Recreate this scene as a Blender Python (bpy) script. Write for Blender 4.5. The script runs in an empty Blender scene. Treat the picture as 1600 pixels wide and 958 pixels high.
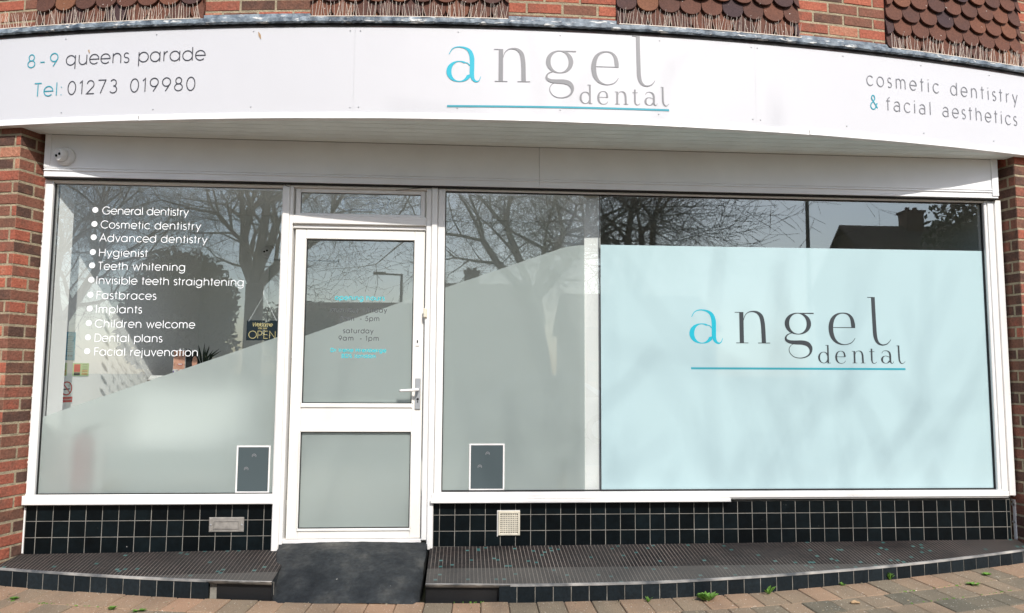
import bpy, math, random
from math import sin, cos, pi, radians
import numpy as np
random.seed(7)
sc = bpy.context.scene
COL = sc.collection
E = 1.28                      # height of the camera above the paving at the step

# ------------------------------------------------------------------ camera
cam_d = bpy.data.cameras.new('camera'); cam = bpy.data.objects.new('camera', cam_d); COL.objects.link(cam)
RT = ((0.99774312, -0.06683557, 0.00645486), (-0.01232111, -0.08773501, 0.99606765), (0.06600643, 0.99389918, 0.0883605))
from mathutils import Matrix, Vector
cam.matrix_world = Matrix(((RT[0][0], RT[1][0], -RT[2][0], 0), (RT[0][1], RT[1][1], -RT[2][1], -4.7917), (RT[0][2], RT[1][2], -RT[2][2], E), (0, 0, 0, 1)))
cam_d.sensor_width = 36; cam_d.lens = 36 * 1150 / 1600; cam_d.clip_start = 0.05; cam_d.clip_end = 800
sc.camera = cam

# ------------------------------------------------------------------ light
SX, SY, SZ = 0.30, -1.0, 0.965           # direction towards the sun
sun_dir = Vector((SX, SY, SZ)).normalized()
elev = math.asin(sun_dir.z)
world = bpy.data.worlds.new('World'); sc.world = world; world.use_nodes = True
wn = world.node_tree; bg = wn.nodes['Background']
sky = wn.nodes.new('ShaderNodeTexSky'); sky.sky_type = 'NISHITA'; sky.sun_disc = False
sky.sun_elevation = elev; sky.sun_rotation = math.atan2(SX, SY)
sky.air_density = 1.0; sky.dust_density = 1.5; sky.ozone_density = 1.0
wn.links.new(sky.outputs[0], bg.inputs[0]); bg.inputs[1].default_value = 0.15
sd = bpy.data.lights.new('sun', 'SUN'); sd.energy = 3.4; sd.angle = radians(0.5); sd.color = (1.0, 0.955, 0.89)
sun = bpy.data.objects.new('sun', sd); COL.objects.link(sun)
sun.rotation_euler = (-sun_dir).to_track_quat('-Z', 'Y').to_euler()
sc.view_settings.view_transform = 'Standard'; sc.view_settings.look = 'None'
sc.view_settings.exposure = 0.42; sc.view_settings.gamma = 1.0
sc.cycles.max_bounces = 10; sc.cycles.transparent_max_bounces = 16; sc.cycles.diffuse_bounces = 5
sc.cycles.caustics_reflective = False; sc.cycles.caustics_refractive = False
sc.cycles.sample_clamp_indirect = 6
sc.cycles.use_denoising = True

# ------------------------------------------------------------------ helpers
class MB:
    def __init__(s): s.v = []; s.f = []; s.c = []; s.cur = 0.5
    def add(s, vs, fs, c=None):
        n = len(s.v); s.v += [tuple(p) for p in vs]
        for f in fs: s.f.append(tuple(n + i for i in f)); s.c.append(s.cur if c is None else c)
    def box(s, x0, x1, y0, y1, z0, z1, c=None, m=None):
        vs = [(x, y, z) for x in (x0, x1) for y in (y0, y1) for z in (z0, z1)]
        if m: vs = [m(*p) for p in vs]
        s.add(vs, [(0, 1, 3, 2), (4, 6, 7, 5), (0, 4, 5, 1), (2, 3, 7, 6), (0, 2, 6, 4), (1, 5, 7, 3)], c)
    def cbox(s, x0, x1, y0, y1, z0, z1, b=0.003, c=None, m=None):
        """box with chamfered front (-y) edges; back face open"""
        vs = [(x0, y1, z0), (x1, y1, z0), (x1, y1, z1), (x0, y1, z1), (x0, y0 + b, z0), (x1, y0 + b, z0), (x1, y0 + b, z1), (x0, y0 + b, z1),
              (x0 + b, y0, z0 + b), (x1 - b, y0, z0 + b), (x1 - b, y0, z1 - b), (x0 + b, y0, z1 - b)]
        if m: vs = [m(*p) for p in vs]
        fs = [(8, 9, 10, 11)] + [(4 + i, 4 + (i + 1) % 4, 8 + (i + 1) % 4, 8 + i) for i in range(4)] + [(i, (i + 1) % 4, 4 + (i + 1) % 4, 4 + i) for i in range(4)] + [(3, 2, 1, 0)]
        s.add(vs, fs, c)
    def tube(s, pts, rad, n=8, cap=True, c=None):
        pts = [Vector(p) for p in pts]
        if not hasattr(rad, '__len__'): rad = [rad] * len(pts)
        base = len(s.v); up = None; rings = []
        for i, p in enumerate(pts):
            t = (pts[min(i + 1, len(pts) - 1)] - pts[max(i - 1, 0)])
            if t.length < 1e-9: t = Vector((0, 0, 1))
            t.normalize()
            if up is None: up = t.orthogonal().normalized()
            else:
                up = up - t * up.dot(t)
                up = up.normalized() if up.length > 1e-6 else t.orthogonal().normalized()
            q = t.cross(up)
            s.v += [tuple(p + (up * cos(2 * pi * k / n) + q * sin(2 * pi * k / n)) * rad[i]) for k in range(n)]
        for i in range(len(pts) - 1):
            for k in range(n):
                a = base + i * n + k; b = base + i * n + (k + 1) % n
                s.f.append((a, b, b + n, a + n)); s.c.append(s.cur if c is None else c)
        if cap:
            s.f.append(tuple(base + k for k in range(n))[::-1]); s.c.append(s.cur if c is None else c)
            l = base + (len(pts) - 1) * n
            s.f.append(tuple(l + k for k in range(n))); s.c.append(s.cur if c is None else c)
    def lathe(s, o, prof, n=20, axis='z', c=None):
        o = Vector(o); base = len(s.v)
        for r, h in prof:
            for k in range(n):
                a = 2 * pi * k / n
                d = {'z': (r * cos(a), r * sin(a), h), 'y': (r * cos(a), h, r * sin(a)), 'x': (h, r * cos(a), r * sin(a))}[axis]
                s.v.append(tuple(o + Vector(d)))
        for i in range(len(prof) - 1):
            for k in range(n):
                a = base + i * n + k; b = base + i * n + (k + 1) % n
                s.f.append((a, b, b + n, a + n)); s.c.append(s.cur if c is None else c)
        s.f.append(tuple(base + k for k in range(n))); s.c.append(s.cur if c is None else c)
        l = base + (len(prof) - 1) * n
        s.f.append(tuple(l + k for k in range(n))[::-1]); s.c.append(s.cur if c is None else c)
    def obj(s, name, mat, parent=None, smooth=False):
        me = bpy.data.meshes.new(name); me.from_pydata(s.v, [], s.f)
        a = me.attributes.new('rnd', 'FLOAT', 'FACE'); a.data.foreach_set('value', s.c)
        me.materials.append(mat)
        if smooth: me.shade_smooth()
        me.update()
        o = bpy.data.objects.new(name, me); COL.objects.link(o)
        if parent is not None: o.parent = parent
        return o

def tag(o, label=None, cat=None, group=None, kind=None):
    if label: o['label'] = label
    if cat: o['category'] = cat
    if group: o['group'] = group
    if kind: o['kind'] = kind
    return o
def thing(name, label, cat, loc=(0, 0, 0), group=None):
    o = bpy.data.objects.new(name, None); COL.objects.link(o); o.location = loc; o.empty_display_size = 0.1
    LOC[o.name] = Vector(loc)
    return tag(o, label, cat, group)
LOC = {}
def put(o, root):
    """part built in world coordinates: make it sit under a root that is not at the origin"""
    o.parent = root; o.matrix_parent_inverse = Matrix.Translation(-LOC[root.name]); return o

# ------------------------------------------------------------------ materials
def mat(name, base=(0.5, 0.5, 0.5), rough=0.6, metal=0.0, spec=0.5, noise=0.0, nscale=8.0, bump=0.0, bscale=40.0, col2=None, coat=0.0):
    m = bpy.data.materials.new(name); m.use_nodes = True; nt = m.node_tree; b = nt.nodes['Principled BSDF']
    b.inputs['Base Color'].default_value = (*base, 1); b.inputs['Roughness'].default_value = rough
    b.inputs['Metallic'].default_value = metal; b.inputs['Specular IOR Level'].default_value = spec
    b.inputs['Coat Weight'].default_value = coat
    tc = nt.nodes.new('ShaderNodeTexCoord')
    if noise or col2:
        n = nt.nodes.new('ShaderNodeTexNoise'); n.inputs['Scale'].default_value = nscale; n.inputs['Detail'].default_value = 6
        nt.links.new(tc.outputs['Object'], n.inputs['Vector'])
        r = nt.nodes.new('ShaderNodeValToRGB'); c2 = col2 or tuple(x * (1 - noise) for x in base)
        r.color_ramp.elements[0].position = 0.35; r.color_ramp.elements[1].position = 0.68
        r.color_ramp.elements[0].color = (*c2, 1); r.color_ramp.elements[1].color = (*base, 1)
        nt.links.new(n.outputs[0], r.inputs[0]); nt.links.new(r.outputs[0], b.inputs['Base Color'])
    if bump:
        n2 = nt.nodes.new('ShaderNodeTexNoise'); n2.inputs['Scale'].default_value = bscale; n2.inputs['Detail'].default_value = 5
        nt.links.new(tc.outputs['Object'], n2.inputs['Vector'])
        bp = nt.nodes.new('ShaderNodeBump'); bp.inputs['Strength'].default_value = bump; bp.inputs['Distance'].default_value = 0.01
        nt.links.new(n2.outputs[0], bp.inputs['Height']); nt.links.new(bp.outputs[0], b.inputs['Normal'])
    return m

def ramp(nt, pts, interp='LINEAR'):
    r = nt.nodes.new('ShaderNodeValToRGB'); cr = r.color_ramp; cr.interpolation = interp
    while len(cr.elements) > 1: cr.elements.remove(cr.elements[-1])
    cr.elements[0].position = pts[0][0]; cr.elements[0].color = (*pts[0][1], 1)
    for p, c in pts[1:]:
        e = cr.elements.new(p); e.color = (*c, 1)
    return r

def piece_mat(name, pts, rough=0.85, nscale=18.0, namt=0.45, bump=0.5, bscale=70.0, speck=None, speck_th=0.72, speck_scale=60.0, spec=0.3, rjit=0.0):
    """per-piece colour (brick, tile, paver) from the 'rnd' face attribute with mottling and optional specks"""
    m = bpy.data.materials.new(name); m.use_nodes = True; nt = m.node_tree; b = nt.nodes['Principled BSDF']; L = nt.links
    at = nt.nodes.new('ShaderNodeAttribute'); at.attribute_name = 'rnd'
    tc = nt.nodes.new('ShaderNodeTexCoord')
    r = ramp(nt, pts)
    n = nt.nodes.new('ShaderNodeTexNoise'); n.inputs['Scale'].default_value = nscale; n.inputs['Detail'].default_value = 7; n.inputs['Roughness'].default_value = 0.65
    L.new(tc.outputs['Object'], n.inputs['Vector'])
    ad = nt.nodes.new('ShaderNodeMath'); ad.operation = 'MULTIPLY_ADD'; ad.inputs[1].default_value = namt; 
    sb = nt.nodes.new('ShaderNodeMath'); sb.operation = 'SUBTRACT'; sb.inputs[1].default_value = 0.5
    L.new(n.outputs[0], sb.inputs[0]); L.new(sb.outputs[0], ad.inputs[0]); L.new(at.outputs['Fac'], ad.inputs[2]); L.new(ad.outputs[0], r.inputs[0])
    n3 = nt.nodes.new('ShaderNodeTexNoise'); n3.inputs['Scale'].default_value = bscale * 1.7; n3.inputs['Detail'].default_value = 4
    L.new(tc.outputs['Object'], n3.inputs['Vector'])
    mx = nt.nodes.new('ShaderNodeMix'); mx.data_type = 'RGBA'; mx.blend_type = 'MULTIPLY'; mx.inputs[0].default_value = 1.0
    r3 = ramp(nt, [(0.3, (0.72, 0.70, 0.68)), (0.7, (1.12, 1.12, 1.12))]); L.new(n3.outputs[0], r3.inputs[0])
    L.new(r.outputs[0], mx.inputs[6]); L.new(r3.outputs[0], mx.inputs[7])
    out = mx.outputs[2]
    if speck:
        v = nt.nodes.new('ShaderNodeTexNoise'); v.inputs['Scale'].default_value = speck_scale; v.inputs['Detail'].default_value = 2
        L.new(tc.outputs['Object'], v.inputs['Vector'])
        rr = ramp(nt, [(speck_th, (0, 0, 0)), (speck_th + 0.03, (1, 1, 1))]); L.new(v.outputs[0], rr.inputs[0])
        m2 = nt.nodes.new('ShaderNodeMix'); m2.data_type = 'RGBA'; L.new(rr.outputs[0], m2.inputs[0]); L.new(out, m2.inputs[6]); m2.inputs[7].default_value = (*speck, 1)
        out = m2.outputs[2]
    L.new(out, b.inputs['Base Color'])
    b.inputs['Roughness'].default_value = rough; b.inputs['Specular IOR Level'].default_value = spec
    bp = nt.nodes.new('ShaderNodeBump'); bp.inputs['Strength'].default_value = bump; bp.inputs['Distance'].default_value = 0.006
    n2 = nt.nodes.new('ShaderNodeTexNoise'); n2.inputs['Scale'].default_value = bscale; n2.inputs['Detail'].default_value = 6
    L.new(tc.outputs['Object'], n2.inputs['Vector']); L.new(n2.outputs[0], bp.inputs['Height']); L.new(bp.outputs[0], b.inputs['Normal'])
    return m

M = {}
M['brick'] = piece_mat('brick', [(0.0, (0.10, 0.055, 0.042)), (0.22, (0.19, 0.090, 0.060)), (0.45, (0.23, 0.095, 0.064)), (0.68, (0.35, 0.105, 0.066)), (0.88, (0.42, 0.13, 0.078)), (1.0, (0.42, 0.19, 0.12))], rough=0.9, nscale=14, namt=0.75, bump=0.9, bscale=55)
M['mortar'] = mat('mortar', (0.43, 0.355, 0.235), 0.95, noise=0.35, nscale=25, bump=0.8, bscale=120)
M['clay_tile'] = piece_mat('clay_tile', [(0.0, (0.055, 0.032, 0.034)), (0.4, (0.10, 0.045, 0.032)), (0.75, (0.155, 0.062, 0.038)), (1.0, (0.20, 0.085, 0.045))], rough=0.8, nscale=9, namt=0.5, bump=0.4, speck=(0.55, 0.5, 0.45), speck_th=0.735, speck_scale=38)
M['paver'] = piece_mat('paver', [(0.0, (0.15, 0.135, 0.10)), (0.35, (0.25, 0.20, 0.14)), (0.65, (0.34, 0.235, 0.155)), (1.0, (0.40, 0.25, 0.16))], rough=0.92, nscale=6, namt=0.35, bump=0.9, bscale=160, speck=(0.62, 0.56, 0.48), speck_th=0.68, speck_scale=95)
M['black_tile'] = piece_mat('black_tile', [(0.0, (0.002, 0.0035, 0.0045)), (1.0, (0.005, 0.009, 0.011))], rough=0.28, nscale=4, namt=0.6, bump=0.12, bscale=14, speck=(0.35, 0.35, 0.33), speck_th=0.78, speck_scale=34, spec=0.15)
M['step_tile'] = piece_mat('step_tile', [(0.0, (0.004, 0.008, 0.011)), (1.0, (0.014, 0.021, 0.026))], rough=0.5, nscale=7, namt=0.8, bump=0.35, bscale=30, speck=(0.32, 0.32, 0.30), speck_th=0.775, speck_scale=30, spec=0.22)
M['grout'] = mat('grout', (0.28, 0.265, 0.235), 0.95, noise=0.45, nscale=9)
M['grout_dim'] = mat('dirty_grout', (0.34, 0.32, 0.28), 0.95, noise=0.6, nscale=14)
M['upvc'] = mat('upvc', (0.83, 0.815, 0.79), 0.32, noise=0.03, nscale=3)
M['door_white'] = mat('door_white', (0.84, 0.82, 0.77), 0.35, noise=0.03, nscale=4)
M['beam'] = mat('beam_board', (0.86, 0.865, 0.87), 0.55, noise=0.06, nscale=4)
M['soffit'] = mat('soffit_board', (0.84, 0.89, 0.86), 0.6, noise=0.08, nscale=5)
M['trim'] = mat('sign_trim', (0.84, 0.82, 0.80), 0.4, noise=0.08, nscale=9)
M['sign_white'] = mat('sign_white', (0.612, 0.610, 0.63), 0.42, noise=0.02, nscale=2.5, bump=0.03, bscale=3)
M['red_edge'] = mat('red_edge', (0.16, 0.03, 0.04), 0.6)
M['dark_gap'] = mat('dark_gap', (0.02, 0.018, 0.018), 0.9)
M['gasket'] = mat('gasket', (0.005, 0.005, 0.006), 0.6)
M['lead'] = mat('lead', (0.26, 0.31, 0.35), 0.6, col2=(0.055, 0.075, 0.10), nscale=17, bump=1.0, bscale=26)
def lead_fix():
    nt = M['lead'].node_tree; b = nt.nodes['Principled BSDF']; src = b.inputs['Base Color'].links[0].from_socket
    tc = nt.nodes['Texture Coordinate']; v = nt.nodes.new('ShaderNodeTexNoise'); v.inputs['Scale'].default_value = 21; v.inputs['Detail'].default_value = 4
    mp = nt.nodes.new('ShaderNodeMapping'); mp.inputs['Scale'].default_value = (0.7, 0.7, 2.5)
    nt.links.new(tc.outputs['Object'], mp.inputs[0]); nt.links.new(mp.outputs[0], v.inputs['Vector'])
    r = ramp(nt, [(0.60, (0, 0, 0)), (0.66, (1, 1, 1))]); nt.links.new(v.outputs[0], r.inputs[0])
    mx = nt.nodes.new('ShaderNodeMix'); mx.data_type = 'RGBA'; nt.links.new(r.outputs[0], mx.inputs[0]); nt.links.new(src, mx.inputs[6]); mx.inputs[7].default_value = (0.6, 0.6, 0.58, 1)
    nt.links.new(mx.outputs[2], b.inputs['Base Color'])
lead_fix()
M['cyan'] = mat('cyan_vinyl', (0.0, 0.40, 0.52), 0.45)
M['cyan_soft'] = mat('soft_cyan_vinyl', (0.025, 0.31, 0.39), 0.45)
M['ink'] = mat('dark_vinyl', (0.045, 0.045, 0.055), 0.5)
M['ink_grey'] = mat('grey_vinyl', (0.20, 0.20, 0.215), 0.5)
M['silver'] = mat('silver_vinyl', (0.22, 0.22, 0.23), 0.4)
M['slate'] = mat('slate_vinyl', (0.030, 0.038, 0.044), 0.5)
M['white_vinyl'] = mat('white_vinyl', (0.85, 0.87, 0.88), 0.5)
M['steel'] = mat('brushed_steel', (0.50, 0.47, 0.43), 0.42, metal=0.55, noise=0.3, nscale=30)
M['alu'] = mat('aluminium', (0.50, 0.52, 0.54), 0.4, metal=0.6)
M['cream'] = mat('cream_plastic', (0.74, 0.68, 0.55), 0.5, noise=0.1, nscale=20)
M['cam_white'] = mat('camera_white', (0.72, 0.72, 0.71), 0.4)
M['black_gloss'] = mat('black_gloss', (0.004, 0.004, 0.005), 0.1)
M['black'] = mat('black_matt', (0.012, 0.012, 0.014), 0.7)
M['wall_white'] = mat('interior_white', (0.90, 0.89, 0.87), 0.8)
M['wall_grey'] = mat('interior_grey', (0.84, 0.85, 0.82), 0.85)
M['ceil'] = mat('interior_ceiling', (0.85, 0.84, 0.80), 0.9)
M['floor_in'] = mat('interior_floor', (0.78, 0.75, 0.70), 0.6, noise=0.2, nscale=3)
M['ramp'] = piece_mat('bitumen_ramp', [(0.30, (0.009, 0.012, 0.015)), (0.46, (0.022, 0.026, 0.029)), (0.60, (0.045, 0.048, 0.048)), (0.75, (0.085, 0.085, 0.078))], rough=0.72, nscale=3.4, namt=1.5, bump=1.0, bscale=26, speck=(0.35, 0.34, 0.31), speck_th=0.77, speck_scale=42, spec=0.35)
M['asphalt'] = mat('asphalt', (0.055, 0.055, 0.055), 0.9, noise=0.3, nscale=2, bump=0.4, bscale=90)
M['concrete'] = mat('concrete', (0.34, 0.33, 0.30), 0.9, noise=0.25, nscale=2)
M['grass'] = mat('grass', (0.06, 0.10, 0.03), 0.95, noise=0.5, nscale=3)
M['bark'] = mat('bark', (0.085, 0.075, 0.055), 0.95, noise=0.5, nscale=6)
M['evergreen'] = mat('evergreen', (0.045, 0.07, 0.03), 0.8, noise=0.5, nscale=2)
M['weed'] = mat('weed_leaf', (0.14, 0.30, 0.035), 0.7, noise=0.4, nscale=30)
M['spike'] = mat('spike_wire', (0.74, 0.64, 0.54), 0.5)
M['wood_dark'] = mat('desk_wood', (0.19, 0.15, 0.13), 0.55, noise=0.3, nscale=7)
M['render'] = mat('house_render', (0.45, 0.42, 0.36), 0.9, noise=0.15, nscale=2)
M['roof'] = mat('house_roof', (0.13, 0.07, 0.05), 0.9, noise=0.4, nscale=4)
M['brickfar'] = mat('house_brick', (0.24, 0.11, 0.07), 0.9, noise=0.3, nscale=5)
M['pane'] = mat('dark_pane', (0.02, 0.025, 0.03), 0.08)
M['rubber'] = mat('rubber', (0.02, 0.02, 0.02), 0.8)
M['car_silver'] = mat('car_silver', (0.45, 0.46, 0.48), 0.3, metal=0.5, coat=0.6)
M['car_white'] = mat('car_white', (0.75, 0.76, 0.76), 0.3, coat=0.6)
M['car_blue'] = mat('car_blue', (0.03, 0.07, 0.16), 0.3, coat=0.6)
M['red'] = mat('red_paint', (0.60, 0.02, 0.025), 0.35)
M['skin'] = mat('print_skin', (0.72, 0.40, 0.29), 0.5, col2=(0.60, 0.30, 0.21), nscale=30)
M['paper'] = mat('paper', (0.82, 0.82, 0.80), 0.7)
M['purple'] = mat('print_purple', (0.09, 0.05, 0.25), 0.6)
M['cert_blue'] = mat('certificate_blue', (0.10, 0.33, 0.46), 0.6)
M['green_sign'] = mat('sign_green', (0.45, 0.60, 0.30), 0.6)
M['amber'] = mat('sign_amber', (0.60, 0.38, 0.15), 0.6)
M['gold'] = mat('gold_print', (0.62, 0.52, 0.25), 0.45)
M['navy'] = mat('navy_board', (0.004, 0.014, 0.024), 0.5)
M['tan'] = mat('tan_weave', (0.42, 0.30, 0.16), 0.8, noise=0.4, nscale=40)
M['felt'] = mat('dark_felt', (0.060, 0.082, 0.088), 0.9)
M['leafgreen'] = mat('plant_green', (0.012, 0.03, 0.014), 0.6)
M['straw'] = mat('feather_tan', (0.40, 0.26, 0.14), 0.8)

def glass_mat(name, refl=0.16, tint=(0.955, 0.985, 0.975), wav=0.02):
    m = bpy.data.materials.new(name); m.use_nodes = True; nt = m.node_tree; nt.nodes.clear(); L = nt.links
    o = nt.nodes.new('ShaderNodeOutputMaterial'); mx = nt.nodes.new('ShaderNodeMixShader')
    t = nt.nodes.new('ShaderNodeBsdfTransparent'); t.inputs[0].default_value = (*tint, 1)
    g = nt.nodes.new('ShaderNodeBsdfGlossy'); g.inputs['Roughness'].default_value = 0.0; g.inputs['Color'].default_value = (0.93, 1.0, 1.0, 1)
    lw = nt.nodes.new('ShaderNodeLayerWeight'); lw.inputs['Blend'].default_value = 0.5
    pw = nt.nodes.new('ShaderNodeMath'); pw.operation = 'POWER'; pw.inputs[1].default_value = 5; L.new(lw.outputs['Facing'], pw.inputs[0])
    fr = nt.nodes.new('ShaderNodeMath'); fr.operation = 'MULTIPLY_ADD'; fr.inputs[1].default_value = 1 - refl; fr.inputs[2].default_value = refl; L.new(pw.outputs[0], fr.inputs[0])
    tc = nt.nodes.new('ShaderNodeTexCoord'); n = nt.nodes.new('ShaderNodeTexNoise'); n.inputs['Scale'].default_value = 1.1; n.inputs['Detail'].default_value = 1
    L.new(tc.outputs['Object'], n.inputs['Vector'])
    bp = nt.nodes.new('ShaderNodeBump'); bp.inputs['Strength'].default_value = wav; bp.inputs['Distance'].default_value = 0.05
    L.new(n.outputs[0], bp.inputs['Height']); L.new(bp.outputs[0], g.inputs['Normal'])
    L.new(fr.outputs[0], mx.inputs[0]); L.new(t.outputs[0], mx.inputs[1]); L.new(g.outputs[0], mx.inputs[2]); L.new(mx.outputs[0], o.inputs[0])
    return m
M['glass'] = glass_mat('window_glass', 0.19)

def frost_mat(name, dcol=(0.60, 0.70, 0.67), tcol=(0.93, 0.96, 0.94), wd=0.33, wt=0.38, rough=0.80, gl=0.07):
    m = bpy.data.materials.new(name); m.use_nodes = True; nt = m.node_tree; nt.nodes.clear(); L = nt.links
    o = nt.nodes.new('ShaderNodeOutputMaterial')
    d = nt.nodes.new('ShaderNodeBsdfDiffuse'); d.inputs[0].default_value = (*dcol, 1)
    t = nt.nodes.new('ShaderNodeBsdfTranslucent'); t.inputs[0].default_value = (*tcol, 1)
    r = nt.nodes.new('ShaderNodeBsdfRefraction'); r.inputs['Roughness'].default_value = rough; r.inputs['IOR'].default_value = 1.30; r.inputs[0].default_value = (0.9, 0.95, 0.93, 1)
    m1 = nt.nodes.new('ShaderNodeMixShader'); m1.inputs[0].default_value = wt / (wt + (1 - wd - wt))
    L.new(r.outputs[0], m1.inputs[1]); L.new(t.outputs[0], m1.inputs[2])
    m2 = nt.nodes.new('ShaderNodeMixShader'); m2.inputs[0].default_value = wd
    L.new(m1.outputs[0], m2.inputs[1]); L.new(d.outputs[0], m2.inputs[2])
    g = nt.nodes.new('ShaderNodeBsdfGlossy'); g.inputs['Roughness'].default_value = 0.012; m3 = nt.nodes.new('ShaderNodeMixShader'); m3.inputs[0].default_value = gl
    L.new(m2.outputs[0], m3.inputs[1]); L.new(g.outputs[0], m3.inputs[2]); L.new(m3.outputs[0], o.inputs[0])
    return m
M['frost'] = frost_mat('frosted_film')
M['blue_film'] = mat('pale_blue_film', (0.43, 0.575, 0.60), 0.03, spec=0.42, noise=0.03, nscale=1.2)

def mosaic_mat():
    m = bpy.data.materials.new('mosaic'); m.use_nodes = True; nt = m.node_tree; b = nt.nodes['Principled BSDF']; L = nt.links
    uv = nt.nodes.new('ShaderNodeAttribute'); uv.attribute_name = 'flat'
    sep = nt.nodes.new('ShaderNodeSeparateXYZ'); L.new(uv.outputs['Vector'], sep.inputs[0])
    P = 0.0228
    def mth(op, a, bval=None, c=None):
        n = nt.nodes.new('ShaderNodeMath'); n.operation = op
        for i, x in enumerate((a, bval, c)):
            if x is None: continue
            if isinstance(x, (int, float)): n.inputs[i].default_value = x
            else: L.new(x, n.inputs[i])
        return n.outputs[0]
    u = mth('DIVIDE', sep.outputs[0], P); v = mth('DIVIDE', sep.outputs[1], P)
    fu = mth('FRACT', u); fv = mth('FRACT', v)
    gu = mth('LESS_THAN', fu, 0.12); gv = mth('LESS_THAN', fv, 0.10)
    cu = mth('FLOOR', u); cv = mth('FLOOR', v)
    cb = nt.nodes.new('ShaderNodeCombineXYZ'); L.new(cu, cb.inputs[0]); L.new(cv, cb.inputs[1])
    wn_ = nt.nodes.new('ShaderNodeTexWhiteNoise'); wn_.noise_dimensions = '2D'; L.new(cb.outputs[0], wn_.inputs['Vector'])
    r = ramp(nt, [(0.0, (0.014, 0.012, 0.012)), (0.5, (0.024, 0.018, 0.017)), (0.955, (0.034, 0.026, 0.024)), (0.972, (0.03, 0.12, 0.115)), (0.990, (0.07, 0.17, 0.16)), (0.997, (0.36, 0.33, 0.28))], 'CONSTANT')
    L.new(wn_.outputs['Value'], r.inputs[0])
    tc = nt.nodes.new('ShaderNodeTexCoord'); n = nt.nodes.new('ShaderNodeTexNoise'); n.inputs['Scale'].default_value = 2.6; n.inputs['Detail'].default_value = 5
    L.new(tc.outputs['Object'], n.inputs['Vector'])
    # worn, dirty zones: the joints fade and the face greys
    rg = ramp(nt, [(0.36, (0.05, 0.045, 0.04)), (0.5, (0.22, 0.19, 0.165)), (0.72, (0.36, 0.31, 0.27))]); L.new(n.outputs[0], rg.inputs[0])
    m1 = nt.nodes.new('ShaderNodeMix'); m1.data_type = 'RGBA'; L.new(gv, m1.inputs[0]); L.new(r.outputs[0], m1.inputs[6]); m1.inputs[7].default_value = (0.045, 0.040, 0.036, 1)
    m2 = nt.nodes.new('ShaderNodeMix'); m2.data_type = 'RGBA'; L.new(gu, m2.inputs[0]); L.new(m1.outputs[2], m2.inputs[6]); L.new(rg.outputs[0], m2.inputs[7])
    n5 = nt.nodes.new('ShaderNodeTexNoise'); n5.inputs['Scale'].default_value = 1.7; n5.inputs['Detail'].default_value = 6; L.new(tc.outputs['Object'], n5.inputs['Vector'])
    rd = ramp(nt, [(0.45, (0, 0, 0)), (0.68, (0.35, 0.35, 0.35))]); L.new(n5.outputs[0], rd.inputs[0])
    m3 = nt.nodes.new('ShaderNodeMix'); m3.data_type = 'RGBA'; L.new(rd.outputs[0], m3.inputs[0]); L.new(m2.outputs[2], m3.inputs[6]); m3.inputs[7].default_value = (0.055, 0.053, 0.05, 1)
    # front band mixed towards a paler grey
    at2 = mth('GREATER_THAN', sep.outputs[1], 0.36)
    xm = mth('GREATER_THAN', sep.outputs[0], 1.0); xm2 = mth('MULTIPLY', at2, xm); f = mth('MULTIPLY', xm2, 0.5)
    m4 = nt.nodes.new('ShaderNodeMix'); m4.data_type = 'RGBA'; L.new(f, m4.inputs[0]); L.new(m3.outputs[2], m4.inputs[6]); m4.inputs[7].default_value = (0.115, 0.11, 0.10, 1)
    L.new(m4.outputs[2], b.inputs['Base Color']); b.inputs['Roughness'].default_value = 0.68; b.inputs['Specular IOR Level'].default_value = 0.2
    bp = nt.nodes.new('ShaderNodeBump'); bp.inputs['Strength'].default_value = 0.3; bp.inputs['Distance'].default_value = 0.003
    mxg = mth('MAXIMUM', gu, gv); inv = mth('SUBTRACT', 1.0, mxg); L.new(inv, bp.inputs['Height']); L.new(bp.outputs[0], b.inputs['Normal'])
    return m
M['mosaic'] = mosaic_mat()

# ------------------------------------------------------------------ plan geometry (all z below are relative to the eye; Z() lifts them)
R0, CX, CY = 14.3, 0.4, -0.57 + 14.3
def ring(u, o, z):           # u: arc length, o: outward offset, z rel. to eye
    a = u / R0; r = R0 + o
    return (CX + r * sin(a), CY - r * cos(a), z + E)
def ringm(x, y, z): return ring(x, -y, z)      # y into the wall
def flat(x, y, z): return (x, y, z + E)
RS, SYC = 12.0, -0.58
def step_y(x): return SYC + RS - math.sqrt(RS * RS - (x - 0.4) ** 2)
def lerp(t, pts):
    if t <= pts[0][0]: return pts[0][1]
    for (a, b), (c, d) in zip(pts, pts[1:]):
        if t <= c: return b + (d - b) * (t - a) / (c - a)
    return pts[-1][1]
G0 = [(-3, -1.252), (-2, -1.250), (0, -1.246), (1, -1.244), (1.8, -1.234), (2.6, -1.213), (3.7, -1.197)]
def gz(x, y): return lerp(x, G0) + 0.05 * max(y, -3.0)
def ytop(x): return lerp(x, [(-2.7, -1.162), (-1.7, -1.172), (0, -1.176), (0.3, -1.18), (1.1, -1.18), (1.8, -1.168), (2.6, -1.153), (3.7, -1.122)])
def yback(x): return lerp(x, [(-2.7, -1.125), (-0.19, -1.104), (3.7, -1.088)])

# ------------------------------------------------------------------ ground
g = MB(); xs = [-200, -60, -20, -8, -5] + [-4 + 0.4 * i for i in range(23)] + [6, 9, 20, 60, 200]; ys = [-300, -80, -40, -26, -20, -6.2]
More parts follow.
